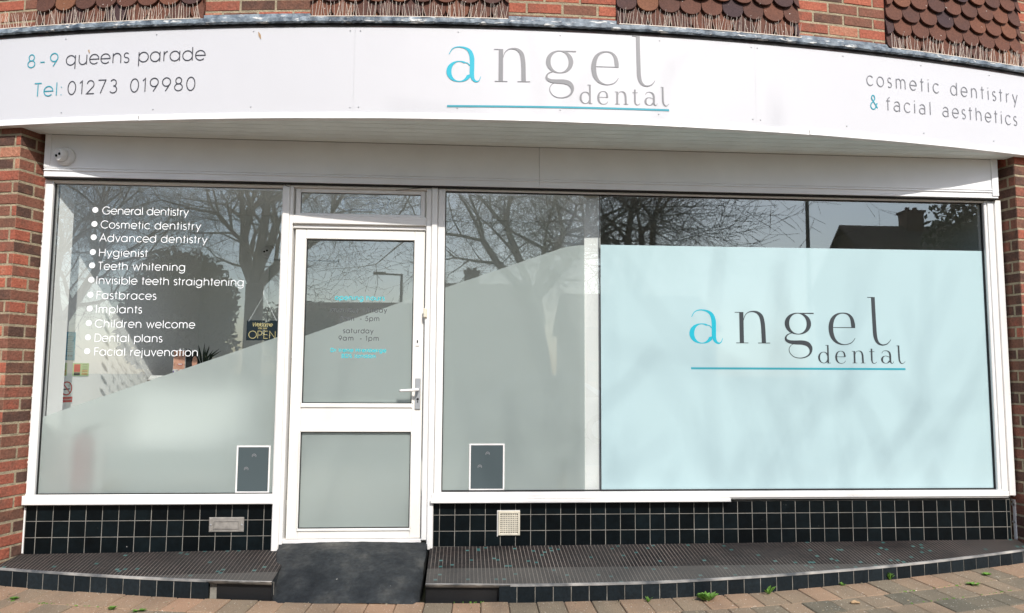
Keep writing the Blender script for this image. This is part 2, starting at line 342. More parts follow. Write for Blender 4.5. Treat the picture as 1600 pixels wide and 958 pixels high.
# one sheet to the horizon
g = MB(); ysx = [6.0, 0.3, -0.8, -1.6, -3.0, -6.2]
for j in range(len(ysx) - 1):
    for i in range(len(xs) - 1):
        x0, x1, y0, y1 = xs[i], xs[i + 1], ysx[j], ysx[j + 1]
        g.add([(x0, y0, gz(x0, y0) - 0.03 + E), (x1, y0, gz(x1, y0) - 0.03 + E), (x1, y1, gz(x1, y1) - 0.03 + E), (x0, y1, gz(x0, y1) - 0.03 + E)], [(0, 3, 2, 1)])
M['bedding'] = mat('jointing_sand', (0.10, 0.085, 0.06), 0.95, col2=(0.05, 0.075, 0.02), nscale=5)
tag(g.obj('pavement', M['bedding']), kind='structure')
zr = gz(0, -3) + E
g = MB(); g.box(-200, 200, -6.35, -6.2, zr - 0.3, zr + 0.0); tag(g.obj('kerb', M['concrete']), kind='structure')
g = MB(); g.add([(-200, -6.35, zr - 0.12), (200, -6.35, zr - 0.12), (200, -12.4, zr - 0.12), (-200, -12.4, zr - 0.12)], [(0, 3, 2, 1)]); tag(g.obj('road', M['asphalt']), kind='structure')
g = MB(); g.box(-200, 200, -12.55, -12.4, zr - 0.3, zr - 0.01); tag(g.obj('kerb', M['concrete']), kind='structure')
g = MB(); g.add([(-200, -12.55, zr - 0.02), (200, -12.55, zr - 0.02), (200, -300, zr - 0.02), (-200, -300, zr - 0.02)], [(0, 3, 2, 1)]); tag(g.obj('grass_verge', M['grass']), kind='structure')
g = MB()
for i in range(50): g.box(-75 + i * 3, -74 + i * 3, -9.44, -9.34, zr - 0.118, zr - 0.115)
tag(g.obj('road_marking', M['trim']), kind='structure')

# block paving: rows that follow the bow of the step
pv = MB()
rows = [0.0, 0.205, 0.37, 0.535, 0.70, 0.865, 1.03, 1.195, 1.36, 1.6, 1.8, 2.0]
def pmap(u, d, h):
    # u: arc length on the step curve, d distance out from it
    a = u / RS; r = RS + d
    x = 0.4 + r * sin(a); y = SYC + RS - r * cos(a)
    return (x, y, gz(x, y) + h + E)
for k in range(len(rows) - 1):
    u = -6.0 + (0.077 if k % 2 else 0) ; w = 0.1545
    if k > 0: w = 0.21
    while u < 6.5:
        ww = w if k == 0 else (0.17 if random.random() < .6 else 0.13)
        a, b, c, d = u + 0.002, u + ww - 0.002, rows[k] + 0.004, rows[k + 1] - 0.001
        hh = random.uniform(-0.0022, 0.0018); t1, t2 = random.uniform(-.0015, .0015), random.uniform(-.0015, .0015); s = random.uniform(-0.0, 0.0)
        ch = 0.004
        sk = 0.0 if k == 0 else 0.03 * (a + b) / 2 / 3
        vs = [pmap(a, c, -0.03), pmap(b, c, -0.03), pmap(b, d, -0.03), pmap(a, d, -0.03), pmap(a, c, hh - 0.004), pmap(b, c, hh - 0.004), pmap(b, d, hh - 0.004), pmap(a, d, hh - 0.004),
              pmap(a + ch, c + ch, hh + t1), pmap(b - ch, c + ch, hh + t2), pmap(b - ch, d - ch, hh - t1), pmap(a + ch, d - ch, hh - t2)]
        cc = min(1, max(0, random.gauss(0.62 if k == 0 else 0.34, 0.2)))
        pv.add(vs, [(8, 9, 10, 11)] + [(4 + i, 4 + (i + 1) % 4, 8 + (i + 1) % 4, 8 + i) for i in range(4)] + [(i, (i + 1) % 4, 4 + (i + 1) % 4, 4 + i) for i in range(4)], cc)
        u += ww
tag(pv.obj('block_paving', M['paver']), kind='structure')
# paving further out: same blocks as a plain sheet a little lower
ps = MB()
for i in range(len(xs) - 1):
    for (y0, y1) in ((-2.2, -3.0), (-3.0, -6.2)):
        x0, x1 = xs[i], xs[i + 1]; ps.add([(x0, y0, gz(x0, y0) - .008 + E), (x1, y0, gz(x1, y0) - .008 + E), (x1, y1, gz(x1, y1) - .008 + E), (x0, y1, gz(x0, y1) - .008 + E)], [(0, 3, 2, 1)])
def far_paving():
    m = bpy.data.materials.new('far_paving'); m.use_nodes = True; nt = m.node_tree; b = nt.nodes['Principled BSDF']
    tc = nt.nodes.new('ShaderNodeTexCoord'); br = nt.nodes.new('ShaderNodeTexBrick'); br.inputs['Scale'].default_value = 1
    br.inputs['Brick Width'].default_value = 0.2; br.inputs['Row Height'].default_value = 0.165; br.inputs['Mortar Size'].default_value = 0.003
    br.inputs['Color1'].default_value = (0.36, 0.24, 0.175, 1); br.inputs['Color2'].default_value = (0.26, 0.20, 0.16, 1); br.inputs['Mortar'].default_value = (0.08, 0.07, 0.05, 1)
    nt.links.new(tc.outputs['Object'], br.inputs[0]); nt.links.new(br.outputs[0], b.inputs['Base Color']); b.inputs['Roughness'].default_value = 0.9
    return m
tag(ps.obj('far_paving', far_paving()), kind='structure')

# ------------------------------------------------------------------ THE SHOP BUILDING
B = thing('shop_building', 'brick shop with white framed windows, black tiled base and clay tiles above', 'building')
def bobj(mb, name, m, parent=None, label=None, smooth=False):
    o = mb.obj(name, m, parent or B, smooth)
    if label: o['label'] = label
    return o

def bricks(mb, mo, mapf, u0, u1, z0, z1, depth=0.10, start=0, trim0=0.0, trim1=0.0, bias=0.5, proud=0.0028):
    H, W, J = 0.0735, 0.218, 0.0135; k = 0; z = z0
    while z < z1 - 0.02:
        u = u0 - (W * 0.5 if (k + start) % 2 else 0.0) ; za, zb = z + J / 2, min(z + H - J / 2, z1)
        while u < u1 - 0.012:
            a, b = max(u + J / 2, u0 - trim0 if u <= u0 else u0), min(u + W - J / 2, u1)
            if u + W >= u1 - 0.012: b = u1 + trim1
            if u <= u0: a = u0 - trim0
            if b - a > 0.012:
                p = proud + random.uniform(-0.0018, 0.0018)
                c = min(1, max(0, random.gauss(bias, 0.27)))
                mb.cbox(a, b, -p, 0.011, za + random.uniform(-.001, .001), zb + random.uniform(-.001, .001), 0.0025, c, mapf)
            u += W
        z += H; k += 1
    n = max(1, int((u1 - u0) / 0.3))
    for i in range(n):
        a, b = u0 + (u1 - u0) * i / n, u0 + (u1 - u0) * (i + 1) / n
        mo.box(a, b, 0.0, depth, z0, z1, None, mapf)

OB = -0.045                                   # brick face, behind the sign face
def wallmap(x, y, z): return ring(x, OB - y, z)
# left pier: front face and return into the window
UL, UR = -3.165, 3.365
PLc, PRc = ring(UL, OB, 0)[:2], ring(UR, OB, 0)[:2]
def line_map(P, Q):
    P, Q = Vector(P), Vector(Q); d = (Q - P).normalized(); n = Vector((-d.y, d.x))
    def f(x, y, z): p = P + d * x + n * y; return (p.x, p.y, z + E)
    return f, (Q - P).length
zl = gz(-2.8, -0.2); zrr = gz(3.8, -0.1)
mb, mo = MB(), MB()
bricks(mb, mo, wallmap, -5.6, UL, zl - 0.02, 1.50, 0.012, trim1=0.0, bias=0.52)
o = bobj(mb, 'left_pier', M['brick'], label='orange-red brick pier left of the windows'); bobj(mo, 'mortar', M['mortar'], o)
f, ln = line_map(PLc, (-2.656, 0.03))
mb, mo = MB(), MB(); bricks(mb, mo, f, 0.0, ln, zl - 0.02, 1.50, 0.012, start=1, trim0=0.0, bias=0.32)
bobj(mb, 'left_return', M['brick'], o); bobj(mo, 'mortar', M['mortar'], o)
mb, mo = MB(), MB()
bricks(mb, mo, wallmap, UR, 5.9, zrr - 0.02, 1.50, 0.012, trim0=0.0, bias=0.40)
o = bobj(mb, 'right_pier', M['brick'], label='brick pier at the right edge with shade coloured into its return'); bobj(mo, 'mortar', M['mortar'], o)
f, ln = line_map((3.697, 0.03), PRc)
mb, mo = MB(), MB(); bricks(mb, mo, f, 0.0, ln, zrr - 0.02, 1.50, 0.012, start=1, bias=0.12)  # low bias darkens these bricks to stand for shade on the return
bobj(mb, 'right_return', M['brick'], o); bobj(mo, 'mortar', M['mortar'], o)

# flaking white filler beside the frames
mb = MB()
for k in range(70):
    z = random.uniform(-1.05, 1.15); w = random.uniform(.002, .009); h = random.uniform(.01, .05)
    mb.cbox(-2.664 - w, -2.656, -0.004, 0.02, z, z + h, .001, m=flat)
for k in range(60):
    z = random.uniform(-1.05, 1.15); w = random.uniform(.002, .012); h = random.uniform(.01, .06)
    mb.cbox(3.694, 3.698 + w, -0.010, 0.02, z, z + h, .001, m=flat)
mb.cbox(-2.664, -2.655, -0.012, 0.01, -1.12, -0.85, .001, m=flat); mb.cbox(3.694, 3.704, -0.012, 0.01, -1.09, -0.84, .001, m=flat)
tag(bobj(mb, 'flaking_filler', M['trim']), kind='stuff')

# upper wall: brick pilasters and scalloped clay tiles
ZU0, ZU1 = 2.085, 2.78
for i, (a, b) in enumerate(((-5.6, -3.10), (-1.995, -1.342), (-0.148, 0.511), (1.707, 2.342), (3.47, 5.9))):
    mb, mo = MB(), MB(); bricks(mb, mo, wallmap, a, b, ZU0 + 0.0, ZU1, 0.12, start=i % 2, bias=0.58)
    o = bobj(mb, 'brick_pilaster', M['brick']); bobj(mo, 'mortar', M['mortar'], o)
TP = [(-3.10, -1.995), (-1.342, -0.148), (0.511, 1.707), (2.342, 3.47)]
def tile_panel(a, b, off):
    mb = MB(); P = 0.1375; G = 0.099; n = 9
    rws = int((ZU1 - ZU0) / G) + 1
    for r_ in range(rws):
        z0 = ZU0 + G * (r_ - 1) + 0.018
        u = a - (P / 2 if (r_ + off) % 2 else 0) - 0.01
        while u < b - 0.005:
            cu = u + P / 2; hw = P / 2 - 0.0018; c = min(1, max(0, random.gauss(0.5, 0.24))); tl = random.uniform(-.0015, .0015)
            top = z0 + 0.185; pts = [(cu - hw, top)]
            for k in range(n + 1):
                t = pi + pi * k / n; pts.append((cu + hw * cos(t), z0 + 0.056 + 0.056 * sin(t)))
            pts.append((cu + hw, top))
            pts = [(min(max(p, a + .001), b - .001), q) for p, q in pts]
            if max(p for p, q in pts) - min(p for p, q in pts) < 0.012: u += P; continue
            def o_(z): return 0.030 - 0.021 * (z - z0) / 0.1 + tl      # tiles lean: tail stands out
            F = [ring(p, OB + max(o_(q), -0.008) , q) for p, q in pts]; K = [ring(p, OB + max(o_(q), -0.008) - 0.012, q) for p, q in pts]
            m = len(pts); mb.add(F + K, [tuple(range(m))] + [tuple(range(m, 2 * m))[::-1]] + [(i, i + m, (i + 1) % m + m, (i + 1) % m) for i in range(m)], c)
            u += P
        
    o = bobj(mb, 'hung_tiles', M['clay_tile'])
    bk = MB(); N = 5
    for i in range(N): bk.box(a + (b - a) * i / N, a + (b - a) * (i + 1) / N, 0.012, 0.12, ZU0, ZU1, None, wallmap)
    bobj(bk, 'backing', M['dark_gap'], o)
for i, (a, b) in enumerate(TP): tile_panel(a, b, i)

# lead flashing over the sign, with upstands on the brick parts
def curved_strip(prof, u0, u1, du=0.03, jit=0.0, jz=0.0):
    mb = MB(); n = int((u1 - u0) / du); m = len(prof); rs = random.Random(3)
    wob = [rs.uniform(-1, 1) for _ in range(n + 1)]; wb2 = [rs.uniform(-1, 1) for _ in range(n + 1)]
    for i in range(n + 1):
        u = u0 + (u1 - u0) * i / n
        for j, (o_, z) in enumerate(prof): mb.v.append(ring(u, o_ + jit * wob[i] * (1 if j % 2 else .6), z + jz * wb2[i] * (1 if j % 2 else -.5)))
    for i in range(n):
        for j in range(m):
            a = i * m + j; b = i * m + (j + 1) % m
            mb.f.append((a, b, b + m, a + m)); mb.c.append(.5)
    return mb
mb = curved_strip([(-0.10, 2.068), (-0.01, 2.058), (0.018, 2.052), (0.026, 2.060), (0.024, 2.082), (0.012, 2.092), (-0.03, 2.100), (-0.10, 2.108)], -5.6, 5.9, 0.022, 0.0035, 0.0035)
fl = bobj(mb, 'lead_flashing', M['lead'])
for a, b in ((-1.995, -1.342), (-0.148, 0.511), (1.707, 2.342)):
    mb = curved_strip([(-0.052, 2.095), (-0.026, 2.095), (-0.030, 2.134), (-0.052, 2.137)], a - 0.01, b + 0.01, 0.03, 0.001, 0.0015)
    bobj(mb, 'upstand', M['lead'], fl)
mb = curved_strip([(-0.05, 2.036), (0.006, 2.036), (0.004, 2.058), (-0.05, 2.058)], -5.6, 5.9, 0.1); bobj(mb, 'shadow_gap_batten', M['dark_gap'])

# soffit boards running along the front
mb = MB(); gv = MB()
def arc_y(x): return CY - math.sqrt((R0 - 0.012) ** 2 - (x - CX) ** 2)
nb = 7; yb0 = -0.060
for k in range(nb):
    y1 = yb0 - 0.0765 * k; y0 = y1 - 0.0722; x = -3.0
    while x < 3.95:
        xa, xb = x, min(x + 0.1, 3.95)
        fa, fb = max(arc_y(xa), y0), max(arc_y(xb), y0)
        if fa < y1 - .001 or fb < y1 - .001:
            fa, fb = min(fa, y1 - .0005), min(fb, y1 - .0005)
            q = [(xa, fa), (xb, fb), (xb, y1), (xa, y1)]
            mb.add([(a, b, 1.4795 + E) for a, b in q] + [(a, b, 1.492 + E) for a, b in q], [(0, 3, 2, 1), (4, 5, 6, 7), (0, 1, 5, 4), (2, 3, 7, 6)])
        x += 0.1
bobj(mb, 'soffit', M['soffit'])
mb = MB(); x = -3.0
while x < 3.95:
    xa, xb = x, min(x + .2, 3.95); ya, yb = arc_y(xa), arc_y(xb)
    mb.add([(xa, ya, 1.494 + E), (xb, yb, 1.494 + E), (xb, 0.3, 1.494 + E), (xa, 0.3, 1.494 + E)], [(0, 3, 2, 1)]); x += .2
mb2 = mb; bobj(mb2, 'soffit_backing', M['dark_gap'])

# box beam above the windows
mb = MB()
mb.cbox(-2.648, 0.488, -0.060, 0.02, 1.222, 1.478, .002, m=flat); mb.cbox(0.490, 3.655, -0.060, 0.02, 1.222, 1.478, .002, m=flat)
mb.cbox(-2.648, 3.655, -0.066, -0.060, 1.262, 1.268, .001, m=flat); mb.cbox(-2.648, 3.655, -0.068, -0.060, 1.246, 1.250, .001, m=flat)
mb.cbox(-2.648, -2.612, -0.066, -0.06, 1.272, 1.478, .001, m=flat); mb.cbox(3.61, 3.655, -0.068, -0.06, 1.222, 1.478, .001, m=flat)
mb.cbox(-2.648, 3.655, -0.062, 0.02, 1.206, 1.222, .003, m=flat)
beam = bobj(mb, 'box_beam', M['beam'])
mb = MB(); mb.box(-2.646, 3.653, -0.054, 0.02, 1.199, 1.206, None, flat); bobj(mb, 'drip_gap', M['dark_gap'], beam)

def frame_rect(mb, x0, x1, z0, z1, wl, wr, wb, wt, y0, y1, b=0.004):
    mb.cbox(x0, x0 + wl, y0, y1, z0, z1, b, m=flat); mb.cbox(x1 - wr, x1, y0, y1, z0, z1, b, m=flat)
    mb.cbox(x0 + wl, x1 - wr, y0 + .0005, y1, z1 - wt, z1, b, m=flat); mb.cbox(x0 + wl, x1 - wr, y0 + .0005, y1, z0, z0 + wb, b, m=flat)
def sheet(mb, pts, y):      # polygon in the x-z plane
    mb.add([(x, y, z + E) for x, z in pts], [tuple(range(len(pts)))])
def gasket(x0, x1, z0, z1, y, w=0.005, sides='lrbt'):
    mb = MB()
    if 'l' in sides: mb.box(x0, x0 + w, y - .004, y + .01, z0, z1, None, flat)
    if 'r' in sides: mb.box(x1 - w, x1, y - .004, y + .01, z0, z1, None, flat)
    if 'b' in sides: mb.box(x0 + w, x1 - w, y - .004, y + .01, z0, z0 + w, None, flat)
    if 't' in sides: mb.box(x0 + w, x1 - w, y - .004, y + .01, z1 - w, z1, None, flat)
    return mb
def grot(mb, w): pass
GY = 0.012       # glass plane

# ---- left window
W1 = MB(); frame_rect(W1, -2.656, -1.172, -0.772, 1.199, 0.050, 0.004, 0.0, 0.016, -0.022, 0.05)
W1.cbox(-2.604, -1.176, -0.006, 0.03, 1.178, 1.186, .002, m=flat)
w1 = bobj(W1, 'left_window', M['upvc'], label='tall shop window left of the door, half frosted on a slant')
s = MB(); s.cbox(-2.662, -1.166, -0.052, 0.05, -0.828, -0.772, .005, m=flat); bobj(s, 'sill', M['upvc'], w1)
s = MB(); sheet(s, [(-2.604, -0.77), (-1.178, -0.77), (-1.178, 1.18), (-2.604, 1.18)], GY); bobj(s, 'glass', M['glass'], w1)
bobj(gasket(-2.606, -1.176, -0.772, 1.180, 0.004, 0.0045), 'gasket', M['gasket'], w1)
s = MB(); sheet(s, [(-2.600, -0.766), (-1.182, -0.766), (-1.182, 0.213), (-2.600, -0.298)], GY - 0.0006); bobj(s, 'frosted_film', M['frost'], w1)

# ---- right window
W2 = MB(); frame_rect(W2, -0.172, 3.694, -0.772, 1.199, 0.046, 0.118, 0.0, 0.014, -0.022, 0.05)
W2.cbox(3.596, 3.640, -0.030, -0.021, -0.772, 1.185, .003, m=flat)
W2.cbox(3.645, 3.690, -0.034, -0.021, -0.80, 1.199, .003, m=flat)
w2 = bobj(W2, 'right_window', M['upvc'], label='wide shop window right of the door with pale blue film')
s = MB(); s.cbox(-0.188, 3.640, -0.040, 0.05, -0.806, -0.7725, .005, m=flat); s.cbox(-0.168, 3.62, -0.030, 0.0, -0.7725, -0.765, .002, m=flat)
s.cbox(-0.192, 1.74, -0.056, 0.05, -0.828, -0.8065, .004, m=flat); s.cbox(1.742, 3.640, -0.030, 0.05, -0.815, -0.8065, .003, m=flat)
bobj(s, 'sill', M['upvc'], w2)
s = MB(); sheet(s, [(-0.126, -0.762), (0.902, -0.762), (0.902, 1.185), (-0.126, 1.185)], GY); bobj(s, 'glass', M['glass'], w2)
s = MB(); sheet(s, [(0.906, -0.762), (3.576, -0.762), (3.576, 1.185), (0.906, 1.185)], GY); bobj(s, 'glass', M['glass'], w2)
bobj(gasket(-0.128, 3.578, -0.764, 1.187, 0.004, 0.008), 'gasket', M['gasket'], w2)
s = MB(); s.box(0.9022, 0.9058, GY - .003, GY + .006, -0.756, 1.179, None, flat); bobj(s, 'pane_joint', M['gasket'], w2)
fp = [(-0.120, -0.756), (0.800, -0.756), (0.800, 0.842)]
for x, z in ((0.76, 0.840), (0.72, 0.836), (0.68, 0.829), (0.64, 0.818), (0.60, 0.803)): fp.append((x, z))
fp.append((-0.120, 0.545))
s = MB(); sheet(s, fp, GY - 0.0006); bobj(s, 'frosted_film', M['frost'], w2)
s = MB(); sheet(s, [(0.908, -0.755), (3.570, -0.755), (3.570, 0.852), (0.908, 0.848)], GY - 0.0006); bf = bobj(s, 'blue_film', M['blue_film'], w2)

# ---- door posts, transom light, door
s = MB()
s.cbox(-1.172, -1.128, -0.030, 0.06, -1.128, 1.199, .004, m=flat); s.cbox(-1.1275, -1.106, -0.024, 0.06, -1.118, 1.199, .004, m=flat)
s.cbox(-0.248, -0.214, -0.024, 0.06, -1.06, 1.199, .004, m=flat); s.cbox(-0.2135, -0.1745, -0.034, 0.06, -1.118, 1.199, .005, m=flat)
s.cbox(-1.1055, -0.2485, -0.026, 0.06, 0.945, 1.002, .004, m=flat); s.cbox(-1.1055, -0.2485, -0.026, 0.06, 1.184, 1.199, .004, m=flat)
s.cbox(-1.1055, -0.2485, -0.006, 0.06, 0.918, 0.945, .004, m=flat)
df = bobj(s, 'door_frame', M['upvc'])
s = MB(); frame_rect(s, -1.095, -0.258, 1.0025, 1.1835, 0.030, 0.030, 0.018, 0.026, -0.002, 0.05); tl = bobj(s, 'transom_window', M['upvc'], label='narrow window above the door')
s = MB(); sheet(s, [(-1.068, 1.018), (-0.286, 1.018), (-0.286, 1.160), (-1.068, 1.160)], 0.02); bobj(s, 'glass', M['glass'], tl)
bobj(gasket(-1.067, -0.287, 1.0195, 1.159, 0.016, .003), 'gasket', M['gasket'], tl)
s = MB()   # oval rubber loop on a clear pad behind the transom glass
lp = []
for a in range(90, 271, 15): lp.append((-0.765 + 0.035 * cos(radians(a)), 0.03, 1.093 + .040 * sin(radians(a)) + E))
lp = [(-0.51, 0.03, 1.06 + E), (-0.505, .03, 1.09 + E), (-0.495, .03, 1.125 + E), (-0.51, .03, 1.137 + E)] + [(-0.62, .03, 1.135 + E)] + lp + [(-0.70, .03, 1.053 + E), (-0.60, .03, 1.055 + E), (-0.545, .03, 1.07 + E), (-0.53, .03, 1.085 + E), (-0.56, .03, 1.097 + E), (-0.62, .03, 1.10 + E), (-0.65, .03, 1.098 + E)]
s.tube(lp, .0045, 6); bobj(s, 'sticker_loop', M['alu'], tl)

s = MB(); D0, D1 = 0.006, 0.05        # door leaf
xa, xb = -1.092, -0.256
s.cbox(xa, -1.022, D0, D1, -1.052, 0.915, .004, m=flat); s.cbox(-0.322, xb, D0, D1, -1.052, 0.915, .004, m=flat)
s.cbox(-1.0215, -0.3225, D0, D1, 0.858, 0.915, .004, m=flat); s.cbox(-1.0215, -0.3225, D0, D1, -0.368, -0.222, .003, m=flat); s.cbox(-1.0215, -0.3225, D0, D1, -1.052, -0.995, .004, m=flat)
for z0, z1 in ((-0.235, -0.208), (-0.389, -0.362), (-1.005, -0.990), (0.850, 0.862)): s.cbox(-1.024, -0.320, D0 - .009, D1, z0, z1, .004, m=flat)
for x0, x1 in ((-1.030, -1.019), (-0.325, -0.314)):
    s.cbox(x0, x1, D0 - .007, D1, -0.208, 0.855, .004, m=flat); s.cbox(x0, x1, D0 - .007, D1, -0.990, -0.389, .004, m=flat)
door = bobj(s, 'door', M['door_white'], label='white half glazed door with frosted panes')
s = MB(); sheet(s, [(-1.019, -0.208), (-0.325, -0.208), (-0.325, 0.85), (-1.019, 0.85)], 0.022); bobj(s, 'glass', M['glass'], door)
s = MB(); sheet(s, [(-1.019, -0.990), (-0.325, -0.990), (-0.325, -0.389), (-1.019, -0.389)], 0.022); bobj(s, 'glass', M['glass'], door)
bobj(gasket(-1.0185, -0.3255, -0.2075, 0.8495, 0.018, .0045), 'gasket', M['gasket'], door); bobj(gasket(-1.0185, -0.3255, -0.9895, -0.3895, 0.018, .0045), 'gasket', M['gasket'], door)
s = MB(); sheet(s, [(-1.014, -0.204), (-0.330, -0.204), (-0.330, 0.475), (-1.014, 0.222)], 0.0213); sheet(s, [(-1.014, -0.985), (-0.330, -0.985), (-0.330, -0.394), (-1.014, -0.394)], 0.0213)
bobj(s, 'frosted_film', M['frost'], door)
s = MB(); s.cbox(-0.302, -0.268, -0.004, 0.01, -0.243, -0.045, .002, m=flat); bobj(s, 'handle_plate', M['alu'], door)
s = MB(); s.tube([(-0.285, 0.0, -0.118 + E), (-0.285, -0.045, -0.118 + E), (-0.292, -0.052, -0.118 + E), (-0.33, -0.054, -0.121 + E), (-0.385, -0.052, -0.124 + E), (-0.398, -0.044, -0.125 + E)], [.009, .009, .010, .009, .0085, .008], 10); bobj(s, 'handle', M['trim'], door, smooth=True)
s = MB(); s.lathe((-0.285, -0.004, -0.178 + E), [(.008, 0.004), (.008, -.003), (.006, -.004)], 14, 'y'); s.box(-0.288, -0.282, -0.006, 0, -0.202, -0.188, None, flat); bobj(s, 'key_cylinder', M['black'], door)
s = MB(); s.cbox(-0.304, -0.282, 0.0, 0.01, 0.163, 0.225, .001, m=flat); bobj(s, 'lock_plate', M['trim'], door)
s = MB(); s.cbox(-0.297, -0.289, -0.003, 0.0, 0.182, 0.200, .001, m=flat); bobj(s, 'keyhole', M['black'], door)
s = MB(); s.cbox(-0.256, -0.232, -0.038, -0.024, 0.345, 0.405, .004, m=flat); bobj(s, 'door_contact', M['cream'], df)
s = MB(); s.cbox(-1.106, -0.248, -0.012, 0.06, -1.085, -1.055, .003, m=flat); bobj(s, 'threshold', M['trim'], df)
s = MB(); s.tube([(-1.165, -0.034, 1.205 + E), (-1.155, -0.036, 1.19 + E), (-1.13, -.034, 1.182 + E)], .0016, 5); s.tube([(-0.45, -0.03, 1.176 + E), (-0.38, -.032, 1.182 + E), (-0.29, -.034, 1.196 + E), (-0.21, -.036, 1.2 + E)], .0016, 5); bobj(s, 'cable', M['black'], df)

# ---- black tiled stall riser
def riser(x0, x1, xg, pitch, rowsz):
    mb = MB(); xsb = [x0]; n = math.ceil((x0 - xg) / pitch + .02)
    while xg + n * pitch < x1 - .006: xsb.append(xg + n * pitch); n += 1
    xsb.append(x1)
    for i in range(len(xsb) - 1):
        for j in range(len(rowsz) - 1):
            a, b, c, d = xsb[i] + .0019, xsb[i + 1] - .0019, rowsz[j] + .0019, rowsz[j + 1] - .0019
            if b - a < .004: continue
            t = random.uniform(-.0006, .0006); t2 = random.uniform(-.0005, .0005)
            def mf(x, y, z, a=a, c=c, t=t, t2=t2): return (x, y + (t * (x - a) / .1 + t2 * (z - c) / .1 if y < 0 else 0), z + E)
            mb.cbox(a, b, -0.0085, 0.004, c, d, .0015, random.random(), mf)
    o = bobj(mb, 'tiled_riser', M['black_tile'])
    k = MB(); k.box(x0, x1, -0.0068, 0.06, rowsz[0] - .02, rowsz[-1], None, flat); bobj(k, 'grout', M['grout'], o)
    return o
riser(-2.655, -1.1735, -2.591, 0.0975, [-1.128, -1.0275, -0.930, -0.829])
riser(-0.174, 3.664, -0.134, 0.0967, [-1.105, -1.008, -0.908, -0.829])

# ---- interior shell
def wl(y): return -2.725 + 0.25 * y
s = MB(); s.add([(wl(0.05), 0.05, -1.08 + E), (wl(5), 5, -1.08 + E), (wl(5), 5, 1.36 + E), (wl(0.05), 0.05, 1.36 + E)], [(0, 1, 2, 3)])
s.add([(-2.60, 0.05, -1.08 + E), (-2.555, 0.144, -1.08 + E), (-2.555, 0.144, 1.36 + E), (-2.60, 0.05, 1.36 + E)], [(0, 1, 2, 3)])
s.add([(-2.555, 0.144, -1.08 + E), (wl(.144), 0.144, -1.08 + E), (wl(.144), 0.144, 1.36 + E), (-2.555, 0.144, 1.36 + E)], [(0, 1, 2, 3)])
bobj(s, 'interior_side_wall', M['wall_white'])
s = MB(); s.box(wl(5) - .3, 3.9, 4.2, 4.3, -1.08, 1.36, None, flat)
s.box(-2.30, -1.71, 1.75, 1.85, -1.08, 1.36, None, flat); s.box(-1.10, 0.815, 1.75, 1.85, -1.08, 1.36, None, flat); s.box(-1.71, -1.10, 1.75, 1.85, 0.975, 1.36, None, flat)
bobj(s, 'interior_back_wall', M['wall_grey'])
s = MB(); s.box(-1.708, -1.102, 1.79, 1.83, -1.08, 0.968, None, flat); idr = bobj(s, 'interior_door', M['wall_grey']); 
M['partition_white'] = mat('partition_white', (0.92, 0.92, 0.91), 0.7)
s = MB(); s.box(0.802, 0.912, 0.032, 4.19, -1.08, 1.36, None, flat); bobj(s, 'partition_wall', M['partition_white'])
s = MB(); s.box(3.70, 3.85, 0.06, 4.3, -1.08, 1.36, None, flat); bobj(s, 'interior_side_wall', M['wall_grey'])
s = MB()          # ceiling left open for an unseen light well, added to brighten the room
for b_ in ((-3.2, -2.3, .051, 4.3), (.6, 4.0, .051, 4.3), (-2.3, .6, .051, .12), (-2.3, .6, .82, 4.3)): s.box(*b_, 1.361, 1.49, None, flat)
bobj(s, 'interior_ceiling', M['ceil'])
s = MB()
s.box(-2.35, -2.30, .07, .87, 1.492, 2.02, None, flat); s.box(.60, .65, .07, .87, 1.492, 2.02, None, flat); s.box(-2.30, .60, .07, .12, 1.492, 2.02, None, flat); s.box(-2.30, .60, .82, .87, 1.492, 2.02, None, flat)
bobj(s, 'added_light_well', M['ceil'])
s = MB(); s.box(-2.75, 4.0, 0.065, 4.3, -1.25, -1.081, None, flat); bobj(s, 'interior_floor', M['floor_in'])
s = MB(); s.box(-2.60, -1.18, 0.061, 0.24, -0.80, -0.772, None, flat); s.box(-0.12, 0.801, 0.061, 0.24, -0.80, -0.772, None, flat); bobj(s, 'window_board', M['trim'])
# outer shell that closes the shop behind the facade
s = MB(); s.box(-3.6, 4.6, 4.4, 4.6, -1.4, ZU1, None, flat); s.box(-3.6, -3.45, 0.3, 4.4, -1.4, ZU1, None, flat); s.box(4.45, 4.6, 0.6, 4.4, -1.4, ZU1, None, flat)
for b_ in ((-3.44, -2.36, .2, 4.39), (.66, 4.44, .2, 4.39), (-2.36, .66, .88, 4.39)): s.box(*b_, 1.96, 2.0, None, flat)
bobj(s, 'rear_walls', M['brickfar'])

